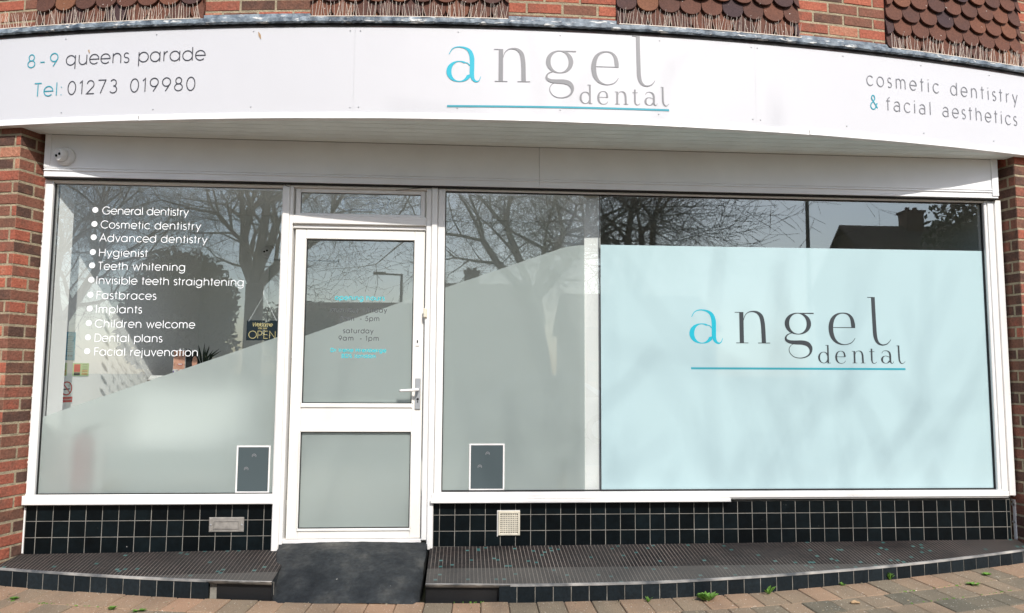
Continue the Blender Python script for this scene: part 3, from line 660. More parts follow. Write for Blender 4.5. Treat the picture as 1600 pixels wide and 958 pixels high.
# ------------------------------------------------------------------ STEP AND RAMP
def step(name, label, x0, x1, rotten):
    t = thing(name, label, 'step', (0.5 * (x0 + x1), 0, E - 1.2), group='mosaic steps either side of the ramp')
    n = int((x1 - x0) / 0.05); mb = MB(); fl_ = []
    top = MB(); vs = []; m = 6
    for i in range(n + 1):
        x = x0 + (x1 - x0) * i / n; yf = step_y(x)
        for j in range(m + 1):
            y = -0.002 + (yf + 0.0) * j / m; zb = yback(x); zt = ytop(x)
            # mosaic lies on a bowed cushion, flatter near the edge
            z = zb + (zt - zb) * (j / m) ** 1.15 + 0.0
            vs.append((x, y, z + E)); fl_ += [x + 10, -y, 0.0]
    fs = []
    for i in range(n):
        for j in range(m): a = i * (m + 1) + j; fs.append((a, a + 1, a + m + 2, a + m + 1))
    top.add(vs, fs); o = top.obj('mosaic_top', M['mosaic']); a = o.data.attributes.new('flat', 'FLOAT_VECTOR', 'POINT'); a.data.foreach_set('vector', fl_); put(o, t)
    # riser tiles
    rt = MB(); lip = MB(); core = MB()
    L0, L1 = RS * math.asin((x0 - .4) / RS), RS * math.asin((x1 - .4) / RS)
    def sp(u, o_, z): a_ = u / RS; return (0.4 + (RS + o_) * sin(a_), SYC + RS - (RS + o_) * cos(a_), z + E)
    u = L0; P = 0.1015
    r0, r1 = rotten
    while u < L1 - .01:
        a_, b_ = u + .0021, min(u + P - .0021, L1); xm = 0.4 + RS * sin((a_ + b_) / 2 / RS)
        zt = ytop(xm) - .012; zb = gz(xm, step_y(xm)) - .03
        if not (r0 <= xm <= r1):
            def mf(x, y, z): 
                return sp(x, -y, z)
            rt.cbox(a_, b_, -0.010 + random.uniform(-.001, .001), 0.004, zb, zt + .003, .0015, random.random(), mf)
        u += P
    put(rt.obj('edge_tiles', M['step_tile']), t)
    N = 60
    for i in range(N):
        a_, b_ = L0 + (L1 - L0) * i / N, L0 + (L1 - L0) * (i + 1) / N
        xm = 0.4 + RS * sin((a_ + b_) / 2 / RS); miss = r0 - (.05 if r1 < -.5 else 0) <= xm <= r1
        zt0, zt1 = ytop(.4 + RS * sin(a_ / RS)), ytop(.4 + RS * sin(b_ / RS))
        dz = random.uniform(-.0012, .0008)
        vs = [sp(a_, .013 if not miss else .004 + random.uniform(-.004, .004), zt0 - .009), sp(b_, .013 if not miss else .004, zt1 - .009), sp(b_, .011, zt1 + .0005 + dz), sp(a_, .011, zt0 + .0005 + dz), sp(a_, -.006, zt0 + .0015), sp(b_, -.006, zt1 + .0015), sp(b_, -.006, zt1 - .02), sp(a_, -.006, zt0 - .02)]
        lip.add(vs, [(0, 1, 2, 3), (3, 2, 5, 4), (0, 7, 6, 1)])
        d0 = 0.0075 if not miss else -0.035
        zb = gz(xm, step_y(xm)) - .05
        vs = [sp(a_, d0, zb), sp(b_, d0, zb), sp(b_, d0, zt1 - .010), sp(a_, d0, zt0 - .010)]
        core.add(vs, [(0, 1, 2, 3)])
        if miss: core.add([sp(a_, d0, zt0 - .010), sp(b_, d0, zt1 - .010), sp(b_, .004, zt1 - .010), sp(a_, .004, zt0 - .010)], [(0, 1, 2, 3)])
    put(lip.obj('edge_lip', M['grout_lip']), t); put(core.obj('grout_bed', M['grout_dim']), t)
    # dark bitumen in the gap left by missing tiles
    if r1 > r0:
        bm = MB(); k = 24
        for i in range(k):
            xa_, xb_ = r0 + (r1 - r0) * i / k, r0 + (r1 - r0) * (i + 1) / k
            ua, ub = RS * math.asin((xa_ - .4) / RS), RS * math.asin((xb_ - .4) / RS)
            bm.add([sp(ua, -.028, gz(xa_, step_y(xa_)) - .02), sp(ub, -.028, gz(xb_, step_y(xb_)) - .02), sp(ub, -.026, ytop(xb_) - .011), sp(ua, -.026, ytop(xa_) - .011)], [(0, 1, 2, 3)])
        put(bm.obj('exposed_core', M['gasket']), t)
    for x in (x0, x1):      # end faces
        en = MB()
        yf = step_y(x); en.add([(x, 0, yback(x) + E - .002), (x, yf, ytop(x) + E - .002), (x, yf, gz(x, yf) - .05 + E), (x, 0, gz(x, 0) - .05 + E)], [(0, 1, 2, 3)])
        put(en.obj('end_face', M['ramp']), t)
    return t
M['grout_lip'] = mat('edge_grout', (0.46, 0.43, 0.39), 0.9, col2=(0.08, 0.085, 0.09), nscale=7)
step('mosaic_step', 'dark mosaic step with black tiled edge left of the door ramp', -4.6, -1.045, (-1.37, -1.045))
step('mosaic_step', 'long dark mosaic step with black tiled edge right of the door ramp', -0.19, 5.3, (-0.19, 0.245))
# ramp
rp = MB(); nx, ny = 26, 16; rr = random.Random(5); vs = []
XA, XB = -1.17, -0.19
for i in range(nx + 1):
    for j in range(ny + 1):
        t_ = j / ny; xl = -1.125 + 0.085 * min(1, t_ * 1.3) ** 1 * 1.0 ; xl = -1.135 + 0.105 * t_; xr = -0.205 - 0.02 * t_
        x = xl + (xr - xl) * i / nx; yf = step_y(x) - 0.035
        y = 0.0 + yf * t_; e = abs(2 * i / nx - 1)
        z0 = -1.068 - .01 * rr.random() * 0; zf = gz(x, yf) + .002
        z = z0 + (zf - z0) * (0.55 * t_ + 0.45 * t_ ** 2.2) + 0.004 * sin(7 * x + 5 * t_) + rr.uniform(-.0014, .0014)
        if e > .94: z -= 0.03 * (e - .94) / .06 * t_
        vs.append((x + (rr.uniform(-.006, .006) if e > .95 else 0), y, z + E))
fs = []
for i in range(nx):
    for j in range(ny): a = i * (ny + 1) + j; fs.append((a, a + 1, a + ny + 2, a + ny + 1))
rp.add(vs, fs)
# skirt down to the ground at both sides
for i in (0, nx):
    for j in range(ny):
        a, b = vs[i * (ny + 1) + j], vs[i * (ny + 1) + j + 1]; rp.add([a, b, (b[0], b[1], b[2] - .16), (a[0], a[1], a[2] - .16)], [(0, 1, 2, 3)])
o = rp.obj('doorway_ramp', M['ramp'], smooth=True); tag(o, 'worn black bitumen ramp up to the white door', 'ramp')

# ------------------------------------------------------------------ LETTERING (own stroke alphabet)
def A(cx, cy, rx, ry, a0, a1, n=None):
    n = n or max(5, int(abs(a1 - a0) / 12)); return [(cx + rx * cos(radians(a0 + (a1 - a0) * i / n)), cy + ry * sin(radians(a0 + (a1 - a0) * i / n))) for i in range(n + 1)]
CI = A(.5, .5, .5, .5, 0, 360)
AS = 1.36
GLY = {
 'a': (1, [CI, [(1, 0), (1, 1)]]), 'b': (1, [CI, [(0, 0), (0, AS)]]), 'c': (.9, [A(.5, .5, .5, .5, 42, 318)]), 'd': (1, [CI, [(1, 0), (1, AS)]]),
 'e': (1, [[(0.02, .5)] + [(1, .5)] + A(.5, .5, .5, .5, 0, 318)[1:]]), 'f': (.48, [[(.2, 0), (.2, 1.1)] + A(.45, 1.1, .25, .26, 180, 90)[1:], [(0, 1), (.46, 1)]]),
 'g': (1, [CI, [(1, 1), (1, 0)] + A(.5, 0, .5, .42, 0, -150)[1:]]), 'h': (.84, [[(0, 0), (0, AS)], A(.42, .56, .42, .44, 180, 0) + [(.84, 0)]]),
 'i': (0.02, [[(0, 0), (0, 1)], [(0, 1.24), (0, 1.33)]]), 'j': (0.02, [[(0, -.42), (0, 1)], [(0, 1.24), (0, 1.33)]]), 'l': (0.02, [[(0, 0), (0, AS)]]),
 'm': (1.36, [[(0, 0), (0, 1)], A(.34, .64, .34, .36, 180, 0) + [(.68, 0)], A(1.02, .64, .34, .36, 180, 0) + [(1.36, 0)]]),
 'n': (.84, [[(0, 0), (0, 1)], A(.42, .56, .42, .44, 180, 0) + [(.84, 0)]]), 'o': (1, [CI]), 'p': (1, [CI, [(0, -.42), (0, 1)]]), 'q': (1, [CI, [(1, -.42), (1, 1)]]),
 'r': (.42, [[(0, 0), (0, 1)], A(.42, .52, .42, .48, 180, 95)]),
 's': (.56, [A(.28, .755, .245, .245, 35, 250) + A(.28, .255, .27, .255, 80, -145)]),
 't': (.44, [[(.2, 0), (.2, 1.33)], [(0, 1), (.44, 1)]]), 'u': (.84, [[(0, 1), (0, .42)] + A(.42, .42, .42, .42, 180, 360)[1:] + [(.84, 1)], [(.84, 1), (.84, 0)]]),
 'v': (.82, [[(0, 1), (.41, 0), (.82, 1)]]), 'w': (1.3, [[(0, 1), (.33, 0), (.65, .95), (.97, 0), (1.3, 1)]]), 'y': (.86, [[(0, 1), (.44, .04)], [(.86, 1), (.24, -.42)]]),
 'G': (1.36, [A(.68, .68, .68, .68, 42, 352) , [(.76, .6), (1.36, .6)]]), 'C': (1.2, [A(.68, .68, .68, .68, 42, 318)]), 'A': (1.16, [[(0, 0), (.58, AS), (1.16, 0)], [(.2, .46), (.96, .46)]]),
 'H': (.98, [[(0, 0), (0, AS)], [(.98, 0), (.98, AS)], [(0, .72), (.98, .72)]]), 'T': (.8, [[(0, AS), (.8, AS)], [(.4, 0), (.4, AS)]]), 'I': (.02, [[(0, 0), (0, AS)]]),
 'F': (.66, [[(0, 0), (0, AS), (.66, AS)], [(0, .74), (.6, .74)]]), 'D': (1.05, [[(0, 0), (0, AS), (.4, AS)] + A(.4, .68, .65, .68, 90, -90) + [(0, 0)]]),
 'W': (1.7, [[(0, AS), (.42, 0), (.85, AS), (1.28, 0), (1.7, AS)]]), 'O': (1.4, [A(.7, .68, .7, .68, 0, 360)]), 'P': (.75, [[(0, 0), (0, AS), (.35, AS)] + A(.38, .99, .36, .37, 90, -90) + [(0, .62)]]),
 'E': (.7, [[(.7, 0), (0, 0), (0, AS), (.7, AS)], [(0, .7), (.62, .7)]]), 'N': (1.0, [[(0, 0), (0, AS), (1.0, 0), (1.0, AS)]]), 'B': (.8, [[(0, 0), (0, AS), (.4, AS)] + A(.42, 1.03, .3, .33, 90, -90) + [(0, .70)], [(.4, .70)] + A(.44, .35, .36, .35, 90, -90) + [(0, 0)]]),
 'S': (.75, [A(.37, 1.0, .33, .34, 40, 255) + A(.37, .34, .36, .34, 75, -150)]), 'R': (.75, [[(0, 0), (0, AS), (.35, AS)] + A(.38, .99, .36, .37, 90, -90) + [(0, .62)], [(.35, .62), (.75, 0)]]),
 '0': (.84, [A(.42, .68, .42, .68, 0, 360)]), '1': (.34, [[(0, 1.12), (.26, AS), (.26, 0)]]), '2': (.8, [A(.4, .96, .37, .4, 170, -35) + [(0, 0), (.82, 0)]]),
 '3': (.8, [A(.38, 1.02, .31, .34, 150, -80) + A(.38, .35, .38, .36, 82, -150)]), '5': (.8, [[(.74, AS), (.26, AS), (.12, .76)] + A(.38, .44, .4, .44, 128, -150)]), '7': (.8, [[(0, AS), (.8, AS), (.26, 0)]]),
 '8': (.8, [A(.4, 1.03, .3, .33, 0, 360), A(.4, .36, .4, .36, 0, 360)]), '9': (.84, [A(.42, .93, .42, .43, 0, 360), [(.79, .72), (.34, 0)]]),
 '-': (.62, [[(.06, .5), (.56, .5)]]), ':': (.02, [[(0, 0), (0, .09)], [(0, .8), (0, .89)]]), '.': (.02, [[(0, 0), (0, .09)]]),
 '&': (1.0, [[(1.0, .12), (.25, .98)] + A(.42, 1.1, .22, .26, 215, -40) + [(.45, .75), (.14, .56)] + A(.4, .3, .36, .32, 150, 330) + [(.95, .62)]]),
}
ALT = dict(GLY)      # narrower face with two-storey a
for k_ in GLY:
    w_, st_ = GLY[k_]; q_ = .78 if w_ > .5 else .95
    ALT[k_] = (w_ * q_, [[(x * q_, y) for x, y in s_] for s_ in st_])
ALT['a'] = (.68, [[(.08, .86)] + A(.36, .70, .30, .30, 120, 0)[0:] + [(.66, 0)], [(.66, .56)] + A(.33, .30, .33, .29, 80, 290) + [(.66, .18)]])
def stroke_mesh(mb, pts, w, mapf, lift):
    """flat ribbon along pts (2-d), mitred; w may be one width or one per point"""
    n = len(pts); closed = n > 3 and abs(pts[0][0] - pts[-1][0]) + abs(pts[0][1] - pts[-1][1]) < 1e-6
    W = w if hasattr(w, '__len__') else [w] * n
    Lp, Rp = [], []
    for i in range(n):
        if closed: a, b, c = pts[(i - 1) % (n - 1)], pts[i], pts[(i + 1) % (n - 1)] if i < n - 1 else pts[1]
        else: a, b, c = pts[max(i - 1, 0)], pts[i], pts[min(i + 1, n - 1)]
        d1 = (b[0] - a[0], b[1] - a[1]); d2 = (c[0] - b[0], c[1] - b[1])
        l1, l2 = math.hypot(*d1) or 1e-9, math.hypot(*d2) or 1e-9
        if l1 < 1e-8: d1, l1 = d2, l2
        if l2 < 1e-8: d2, l2 = d1, l1
        n1, n2 = (-d1[1] / l1, d1[0] / l1), (-d2[1] / l2, d2[0] / l2)
        mx_, my_ = n1[0] + n2[0], n1[1] + n2[1]; ml = math.hypot(mx_, my_) or 1e-9; mx_, my_ = mx_ / ml, my_ / ml
        k = min(1 / max(.35, mx_ * n1[0] + my_ * n1[1]), 2.4) * W[i] / 2
        Lp.append((b[0] + mx_ * k, b[1] + my_ * k)); Rp.append((b[0] - mx_ * k, b[1] - my_ * k))
    vs = [mapf(x, y, lift) for x, y in Lp] + [mapf(x, y, lift) for x, y in Rp]
    mb.add(vs, [(i, i + 1, n + i + 1, n + i) for i in range(n - 1)])
def text(txt, x0, x1, base, xh, sw, mapf, face=GLY, space=.62, slant=0.0, gap=None):
    mb = MB(); tot = 0; ng = 0
    lb = lambda c: .10 if c in 'bhijlmnprHIFDBENu:' else 0.0
    rb = lambda c: .10 if c in 'adghijlmnquHIN:' else 0.0
    for i, ch in enumerate(txt):
        tot += space if ch == ' ' else face[ch][0] + (lb(ch) if i else 0) + (rb(ch) if i < len(txt) - 1 else 0)
        ng += 1
    gp = ((x1 - x0) / xh - tot) / max(1, ng - 1) if x1 is not None else gap
    x = 0; k = 0
    for i, ch in enumerate(txt):
        if ch == ' ': x += space + gp; continue
        w_, sts = face[ch]
        if i: x += lb(ch)
        for s_ in sts:
            p = [(x0 + (x + a + slant * b) * xh, base + b * xh) for a, b in s_]
            stroke_mesh(mb, p, sw, mapf, 0.0001 * (k % 4)); k += 1
        x += w_ + gp + rb(ch)
    return mb
def smap(u, z, l): return ring(u, 0.0022 + l, z)
def wmap(y): 
    return lambda x, z, l: (x, y - l, z + E)

# ---- fascia sign
FS = thing('fascia_sign', 'long curved white shop sign with grey and turquoise lettering above the windows', 'sign', ring(0.4, 0, 1.478))
def cbox_curve(u0, u1, o0, o1, z0, z1, du=0.15):
    return curved_strip([(o0, z0), (o1, z0), (o1, z1), (o0, z1)], u0, u1, du)
JO = [-5.6, -4.0, -1.062, 1.382, 4.3, 5.9]
mb = MB()
for a, b in zip(JO, JO[1:]):
    c_ = cbox_curve(a + .0003, b - .0003, -0.02, 0.0, 1.505, 2.036); n = len(mb.v); mb.v += c_.v; mb.f += [tuple(n + i for i in f_) for f_ in c_.f]; mb.c += c_.c
put(mb.obj('panel', M['sign_white']), FS)
o = cbox_curve(-5.6, 5.9, -0.024, -0.0205, 1.506, 2.03).obj('backing', M['dark_gap']); put(o, FS)
o = curved_strip([(-0.02, 2.0362), (0.004, 2.0362), (0.004, 2.041), (-0.02, 2.041)], -5.6, 5.9, 0.15, .0006, .001).obj('red_edge_strip', M['red_edge']); put(o, FS)
tr = MB()
for a, b in ((-5.6, -2.355), (-2.352, 0.9), (0.902, 1.73), (1.733, 5.9)):
    zz = random.uniform(-.0015, .0015)
    c_ = curved_strip([(-0.03, 1.474 + zz), (0.010, 1.474 + zz), (0.012, 1.4765 + zz), (0.010, 1.484 + zz), (0.007, 1.487 + zz), (0.008, 1.503 + zz), (0.004, 1.512 + zz), (-0.019, 1.512 + zz)], a, b, 0.12, .0004, .0006)
    n = len(tr.v); tr.v += c_.v; tr.f += [tuple(n + i for i in f_) for f_ in c_.f]; tr.c += c_.c
put(tr.obj('bottom_trim', M['trim']), FS)
for u, z in [(-2.86, 2.019), (-2.27, 2.02), (-1.67, 2.023), (-1.09, 2.023), (-1.03, 2.023), (-0.45, 2.023), (0.16, 2.022), (0.77, 2.022), (1.36, 2.022), (1.4, 2.02), (1.99, 2.02), (2.57, 2.018), (3.13, 2.016), (-2.86, 1.545), (-2.27, 1.545), (-1.67, 1.549), (-1.08, 1.542), (-1.03, 1.546), (-0.45, 1.545), (0.16, 1.55), (0.76, 1.550), (1.36, 1.553), (1.41, 1.551), (2.0, 1.553), (2.57, 1.553), (3.14, 1.553)]:
    q = MB(); p = ring(u, 0.0, z - (.012 if z > 1.9 else 0)); q.lathe(p, [(.0036, 0.001), (.0036, -.003), (.002, -.0045)], 8, 'y'); put(q.obj('screw', M['alu']), FS)
def sign_text(name, *a, m=M['ink'], **k): put(text(*a, smap, **k).obj(name, m), FS)
sign_text('lettering', '8-9', -3.108, -2.905, 1.838, .060, .0062, m=M['cyan_soft'], space=.5)
sign_text('lettering', 'queens parade', -2.848, -1.960, 1.840, .060, .0058, m=M['ink'], space=.5)
sign_text('lettering', 'Tel:', -3.052, -2.868, 1.653, .060, .0062, m=M['cyan_soft'])
sign_text('lettering', '01273 019980', -2.825, -2.016, 1.655, .060, .0058, m=M['ink'], space=.55)
sign_text('lettering', 'cosmetic dentistry', 2.155, 3.368, 1.833, .063, .0060, m=M['ink_grey'], face=ALT, space=.55)
sign_text('lettering', '&', 2.175, 2.243, 1.680, .066, .0070, m=M['cyan_soft'], face=ALT)
sign_text('lettering', 'facial aesthetics', 2.292, 3.352, 1.680, .063, .0060, m=M['ink_grey'], face=ALT, space=.55)
# small marks on the sign face
mk = MB(); 
stroke_mesh(mk, [(-1.640, 2.006), (-1.632, 1.985), (-1.624, 1.962)], [.004, .014, .003], smap, .0006); stroke_mesh(mk, [(-2.703, 1.930), (-2.697, 1.910)], [.009, .006], smap, .0006)
put(mk.obj('dirt_mark', M['straw']), FS)

# ---- high contrast serif letters of the logo: centre line + width per point, in pixels of the studied crop
def cat(pts, n=7):
    out = []
    P = [pts[0]] + list(pts) + [pts[-1]]
    for i in range(1, len(P) - 2):
        a, b, c, d = P[i - 1], P[i], P[i + 1], P[i + 2]
        for k in range(n):
            t = k / n; out.append(tuple(.5 * (2 * b[j] + (c[j] - a[j]) * t + (2 * a[j] - 5 * b[j] + 4 * c[j] - d[j]) * t * t + (3 * b[j] - a[j] - 3 * c[j] + d[j]) * t ** 3) for j in range(3)))
    out.append(tuple(pts[-1])); return out
def ell(cx, cy, rx, ry, a0, a1, thick, thin, n=28, ph=0.0):
    """ellipse arc whose width swells on the sides"""
    out = []
    for i in range(n + 1):
        a = radians(a0 + (a1 - a0) * i / n); s_ = abs(cos(a + ph)) ** 1.8
        out.append((cx + rx * cos(a), cy - ry * sin(a), thin + (thick - thin) * s_))
    return out
LOGO = {
 'a': [cat([(173, 262, 4), (190, 232, 5), (215, 219, 6), (243, 218, 8), (275, 227, 14), (298, 248, 23), (309, 285, 27), (310, 340, 27), (310, 385, 26), (318, 413, 18), (336, 427, 10), (353, 420, 5), (363, 396, 3)]),
       ell(235, 366, 62, 61, 60, 330, 30, 5)[:] + [(297, 385, 4)], [(296, 330, 6), (283, 315, 5), (266, 312, 5)]],
 'n': [[(482, 228, 26), (482, 424, 26)], [(441, 230, 4), (476, 230, 4)], [(446, 424, 4), (522, 424, 4)],
       cat([(494, 282, 3), (505, 250, 4), (525, 230, 5), (553, 224, 8), (583, 231, 16), (605, 255, 24), (614, 295, 26), (617, 340, 26), (619, 424, 26)]), [(582, 424, 4), (658, 424, 4)]],
 'g': [ell(835, 299, 69, 67, 0, 360, 28, 5, 40), [(850, 233, 6), (936, 233, 7)],
       cat([(800, 358, 3), (772, 368, 6), (757, 385, 10), (759, 403, 15), (780, 415, 20), (815, 419, 24), (860, 420, 27), (893, 430, 28), (911, 455, 22), (908, 485, 12), (885, 508, 8), (845, 518, 5), (805, 510, 4), (780, 485, 4), (776, 458, 4), (790, 436, 3), (806, 428, 3)])],
 'e': [[(1052, 322, 4), (1196, 322, 5)], cat([(1184, 322, 24), (1183, 298, 25), (1175, 262, 20), (1153, 236, 11), (1115, 229, 6), (1078, 242, 14), (1052, 275, 25), (1042, 325, 29), (1050, 378, 26), (1076, 415, 15), (1118, 431, 6), (1160, 424, 5), (1182, 407, 4), (1194, 388, 3)])],
 'l': [[(1280, 126, 4), (1318, 126, 5)], cat([(1316, 124, 24), (1317, 200, 24), (1319, 300, 24), (1322, 372, 24), (1334, 412, 18), (1360, 431, 9), (1392, 427, 6), (1412, 410, 4), (1421, 396, 3)])],
}
def sub(chs, x0, dx):    # small copies used for the second word
    return [[((x - x0) * .385 + dx, (y - 427) * .385 + 549, max(w_ * .42, 2.6)) for x, y, w_ in s_] for s_ in LOGO[chs]]
DEN = [ell(991, 514, 29, 35, 25, 335, 12, 3), [(1019, 435, 10), (1019, 549, 10)], [(1004, 436, 3), (1022, 436, 3)], [(1012, 549, 3), (1034, 549, 3)]]
DEN += sub('e', 1042, 1070) + sub('n', 446, 1172) + [[(1295, 456, 10), (1295, 530, 10)], cat([(1295, 528, 10), (1299, 544, 6), (1312, 550, 3), (1326, 541, 2.6)]), [(1279, 475, 3), (1313, 475, 3)]] + sub('a', 173, 1360)
DEN += [[(1456, 436, 3), (1472, 436, 3)], cat([(1468, 435, 10), (1469, 500, 10), (1471, 530, 9), (1480, 547, 6), (1493, 549, 3), (1507, 537, 2.6)])]
def logo(x0, zb, k, kz, mapf, tilt, m1, m2, m3, root, direct, z_under):
    def M_(strokes, nm, m, bot=1.0):
        mb = MB()
        for i, s_ in enumerate(strokes):
            P = [(x0 + (x - 163) * k, zb + (427 - y) * kz + tilt * (x - 163) * k) for x, y, w_ in s_]; W = [w_ * k * bot for x, y, w_ in s_]
            stroke_mesh(mb, P, W, mapf, .0001 * (i % 5))
        o = mb.obj(nm, m)
        if direct: o.parent = root
        else: put(o, root)
        return o
    M_(LOGO['a'], 'logo_letter', m1)
    for c in 'ngel': M_(LOGO[c], 'logo_letter', m2)
    M_(DEN, 'logo_word', m2)
    ku = (z_under - zb) / -kz + 427
    M_([[(165 + 1342 * i / 24, ku, 12) for i in range(25)]], 'logo_underline', m3)
logo(-0.512, 1.706, 0.000994, .00101, smap, 0.016, M['cyan'], M['silver'], M['cyan_soft'], FS, False, 1.556)
logo(1.508, 0.198, 0.001100, .001055, wmap(0.0105), 0.003, M['cyan'], M['slate'], M['cyan_soft'], w2, True, 0.031)

# ---- lettering on the glass of the left window
wy = wmap(0.0105)
LIST = [('General dentistry', -2.310, -1.775, .988), ('Cosmetic dentistry', -2.315, -1.694, .897), ('Advanced dentistry', -2.318, -1.651, .811), ('Hygienist', -2.315, -2.018, .716), ('Teeth whitening', -2.318, -1.783, .630),
        ('Invisible teeth straightening', -2.322, -1.412, .538), ('Fastbraces', -2.316, -1.952, .443), ('Implants', -2.314, -2.036, .355), ('Children welcome', -2.316, -1.704, .263), ('Dental plans', -2.313, -1.902, .173), ('Facial rejuvenation', -2.310, -1.680, .086)]
for t_, a, b, z in LIST:
    o = text(t_, a, b, z, .0352, .0046, wy, space=.42).obj('service_line', M['white_vinyl'], w1)
    q = MB(); q.add([(-2.356 + .0185 * cos(2 * pi * i / 20), 0.0103, z + .026 + .0185 * sin(2 * pi * i / 20) + E) for i in range(20)], [tuple(range(20))]); q.obj('bullet', M['white_vinyl'], o)
# ---- lettering on the door
dy = wmap(0.0205)
M['door_cyan'] = mat('door_cyan_vinyl', (0.03, 0.55, 0.62), .5); M['door_grey'] = mat('door_grey_vinyl', (0.10, 0.11, 0.115), .5)
for t_, a, b, z, m_, h_ in (('opening hours', -0.829, -0.512, .458, M['door_cyan'], .0215), ('monday - friday', -0.852, -0.496, .379, M['door_grey'], .0212), ('9am  - 5pm', -0.795, -0.545, .323, M['door_grey'], .0212),
                       ('saturday', -0.772, -0.580, .243, M['door_grey'], .0212), ('9am  - 1pm', -0.799, -0.546, .195, M['door_grey'], .0212), ('Dr Irene Hrenberge', -0.846, -0.496, .121, M['door_cyan'], .0165), ('BDS london', -0.776, -0.564, .084, M['door_cyan'], .0165)):
    text(t_, a, b, z, h_, .0044 if m_ is M['door_grey'] else .0048, dy, space=.3).obj('door_lettering', m_, door)

# ------------------------------------------------------------------ fittings
def turret(name, label, loc, k=1.0, aim=(-0.35, -1, -0.25)):
    t = thing(name, label, 'security camera', loc)
    x, y, z = loc
    q = MB(); q.lathe((x, y, z), [(.060 * k, 0), (.060 * k, -.010 * k), (.056 * k, -.018 * k), (.044 * k, -.026 * k)], 28, 'y'); put(q.obj('base', M['cam_white'], smooth=False), t)
    c = Vector((x - .014 * k, y - .034 * k, z + .004 * k)); q = MB()
    a = Vector(aim).normalized(); u = a.orthogonal().normalized(); v = a.cross(u); n = 24; prof = [(.030, -.03), (.040, -.012), (.0425, .004), (.038, .02), (.034, .026), (.0335, .024)]
    for r, h in prof: q.v += [tuple(c + (u * cos(2 * pi * i / n) + v * sin(2 * pi * i / n)) * r * k + a * h * k) for i in range(n)]
    for i in range(len(prof) - 1):
        for j in range(n): p = i * n + j; p2 = i * n + (j + 1) % n; q.f.append((p, p2, p2 + n, p + n)); q.c.append(.5)
    q.f.append(tuple((len(prof) - 1) * n + j for j in range(n))); q.c.append(.5)
    put(q.obj('ball', M['cam_white'], smooth=False), t)
    for sx, r in ((-.015, .0085), (.011, .0085)):
        side = a.cross(Vector((0, 0, 1))).normalized(); upv = side.cross(a)
        p = c + a * .0265 * k + side * sx * k * 1 + upv * (.003 if sx < 0 else -.006) * k; q = MB()
        q.v += [tuple(p + (side * cos(2 * pi * i / 14) + upv * sin(2 * pi * i / 14)) * r * k) for i in range(14)] + [tuple(p - a * .004 * k + (side * cos(2 * pi * i / 14) + upv * sin(2 * pi * i / 14)) * r * k) for i in range(14)]
        q.f = [tuple(range(14))] + [(i, (i + 1) % 14, (i + 1) % 14 + 14, i + 14) for i in range(14)]; q.c = [.5] * 15
        put(q.obj('lens', M['black_gloss']), t)
    return t
turret('security_camera', 'white dome camera with two lenses on the beam above the left window', (-2.518, -0.061, 1.336 + E))
t = turret('security_camera', 'grey dome camera seen through the left window above the interior door', (-1.71, 1.749, 1.035 + E), 1.0, (-.2, -1, -.1))

t = thing('letter_plate', 'brushed steel letter plate set in the black tiles', 'letter box', (-1.45, -0.01, -0.96 + E))
xa, xb, za, zb = -1.557, -1.345, -1.002, -0.912
q = MB(); q.cbox(xa, xb, -0.016, -0.003, za, zb, .004, m=flat); put(q.obj('plate', M['steel']), t)
q = MB(); frame_rect(q, xa + .028, xb - .028, za + .018, zb - .022, .004, .004, .004, .003, -0.021, -0.012, .001); put(q.obj('flap_rim', M['steel']), t)
q = MB(); q.cbox(xa + .033, xb - .033, -0.0185, -0.012, za + .023, zb - .026, .001, m=flat); put(q.obj('flap', M['steel']), t)
q = MB(); q.box(xa + .033, xb - .033, -.0188, -.012, zb - .0275, zb - .0262, None, flat); put(q.obj('flap_gap', M['black']), t)
for x in (xa + .012, xb - .012): q = MB(); q.lathe((x, -.016, (za + zb) / 2 + E), [(.005, 0), (.005, -.002), (.003, -.004)], 10, 'y'); put(q.obj('screw', M['alu']), t)

t = thing('air_vent', 'square cream plastic air vent in the black tiles', 'vent', (0.31, -0.01, -0.96 + E))
xa, xb, za, zb = 0.238, 0.377, -1.036, -0.886
q = MB(); frame_rect(q, xa, xb, za, zb, .014, .014, .014, .014, -0.020, -0.004, .003)
n = 10; iw, ih = xb - xa - .028, zb - za - .028
for i in range(1, n): x = xa + .014 + iw * i / n; q.box(x - .0028, x + .0028, -0.016, -0.006, za + .014, zb - .014, None, flat)
for i in range(1, n): z = za + .014 + ih * i / n; q.box(xa + .014, xb - .014, -0.0162, -0.0065, z - .0028, z + .0028, None, flat)
put(q.obj('grille', M['cream']), t)
q = MB(); q.box(xa + .013, xb - .013, -.0072, -.0068, za + .013, zb - .013, None, flat); put(q.obj('dark_backing', M['black']), t)
q = MB(); q.cbox(xa - .007, xa - .0005, -0.011, -0.003, za - .008, zb + .004, .002, m=flat); q.cbox(xa - .006, xb, -0.011, -0.003, zb + .0005, zb + .006, .002, m=flat); put(q.obj('sealant', M['trim']), t)

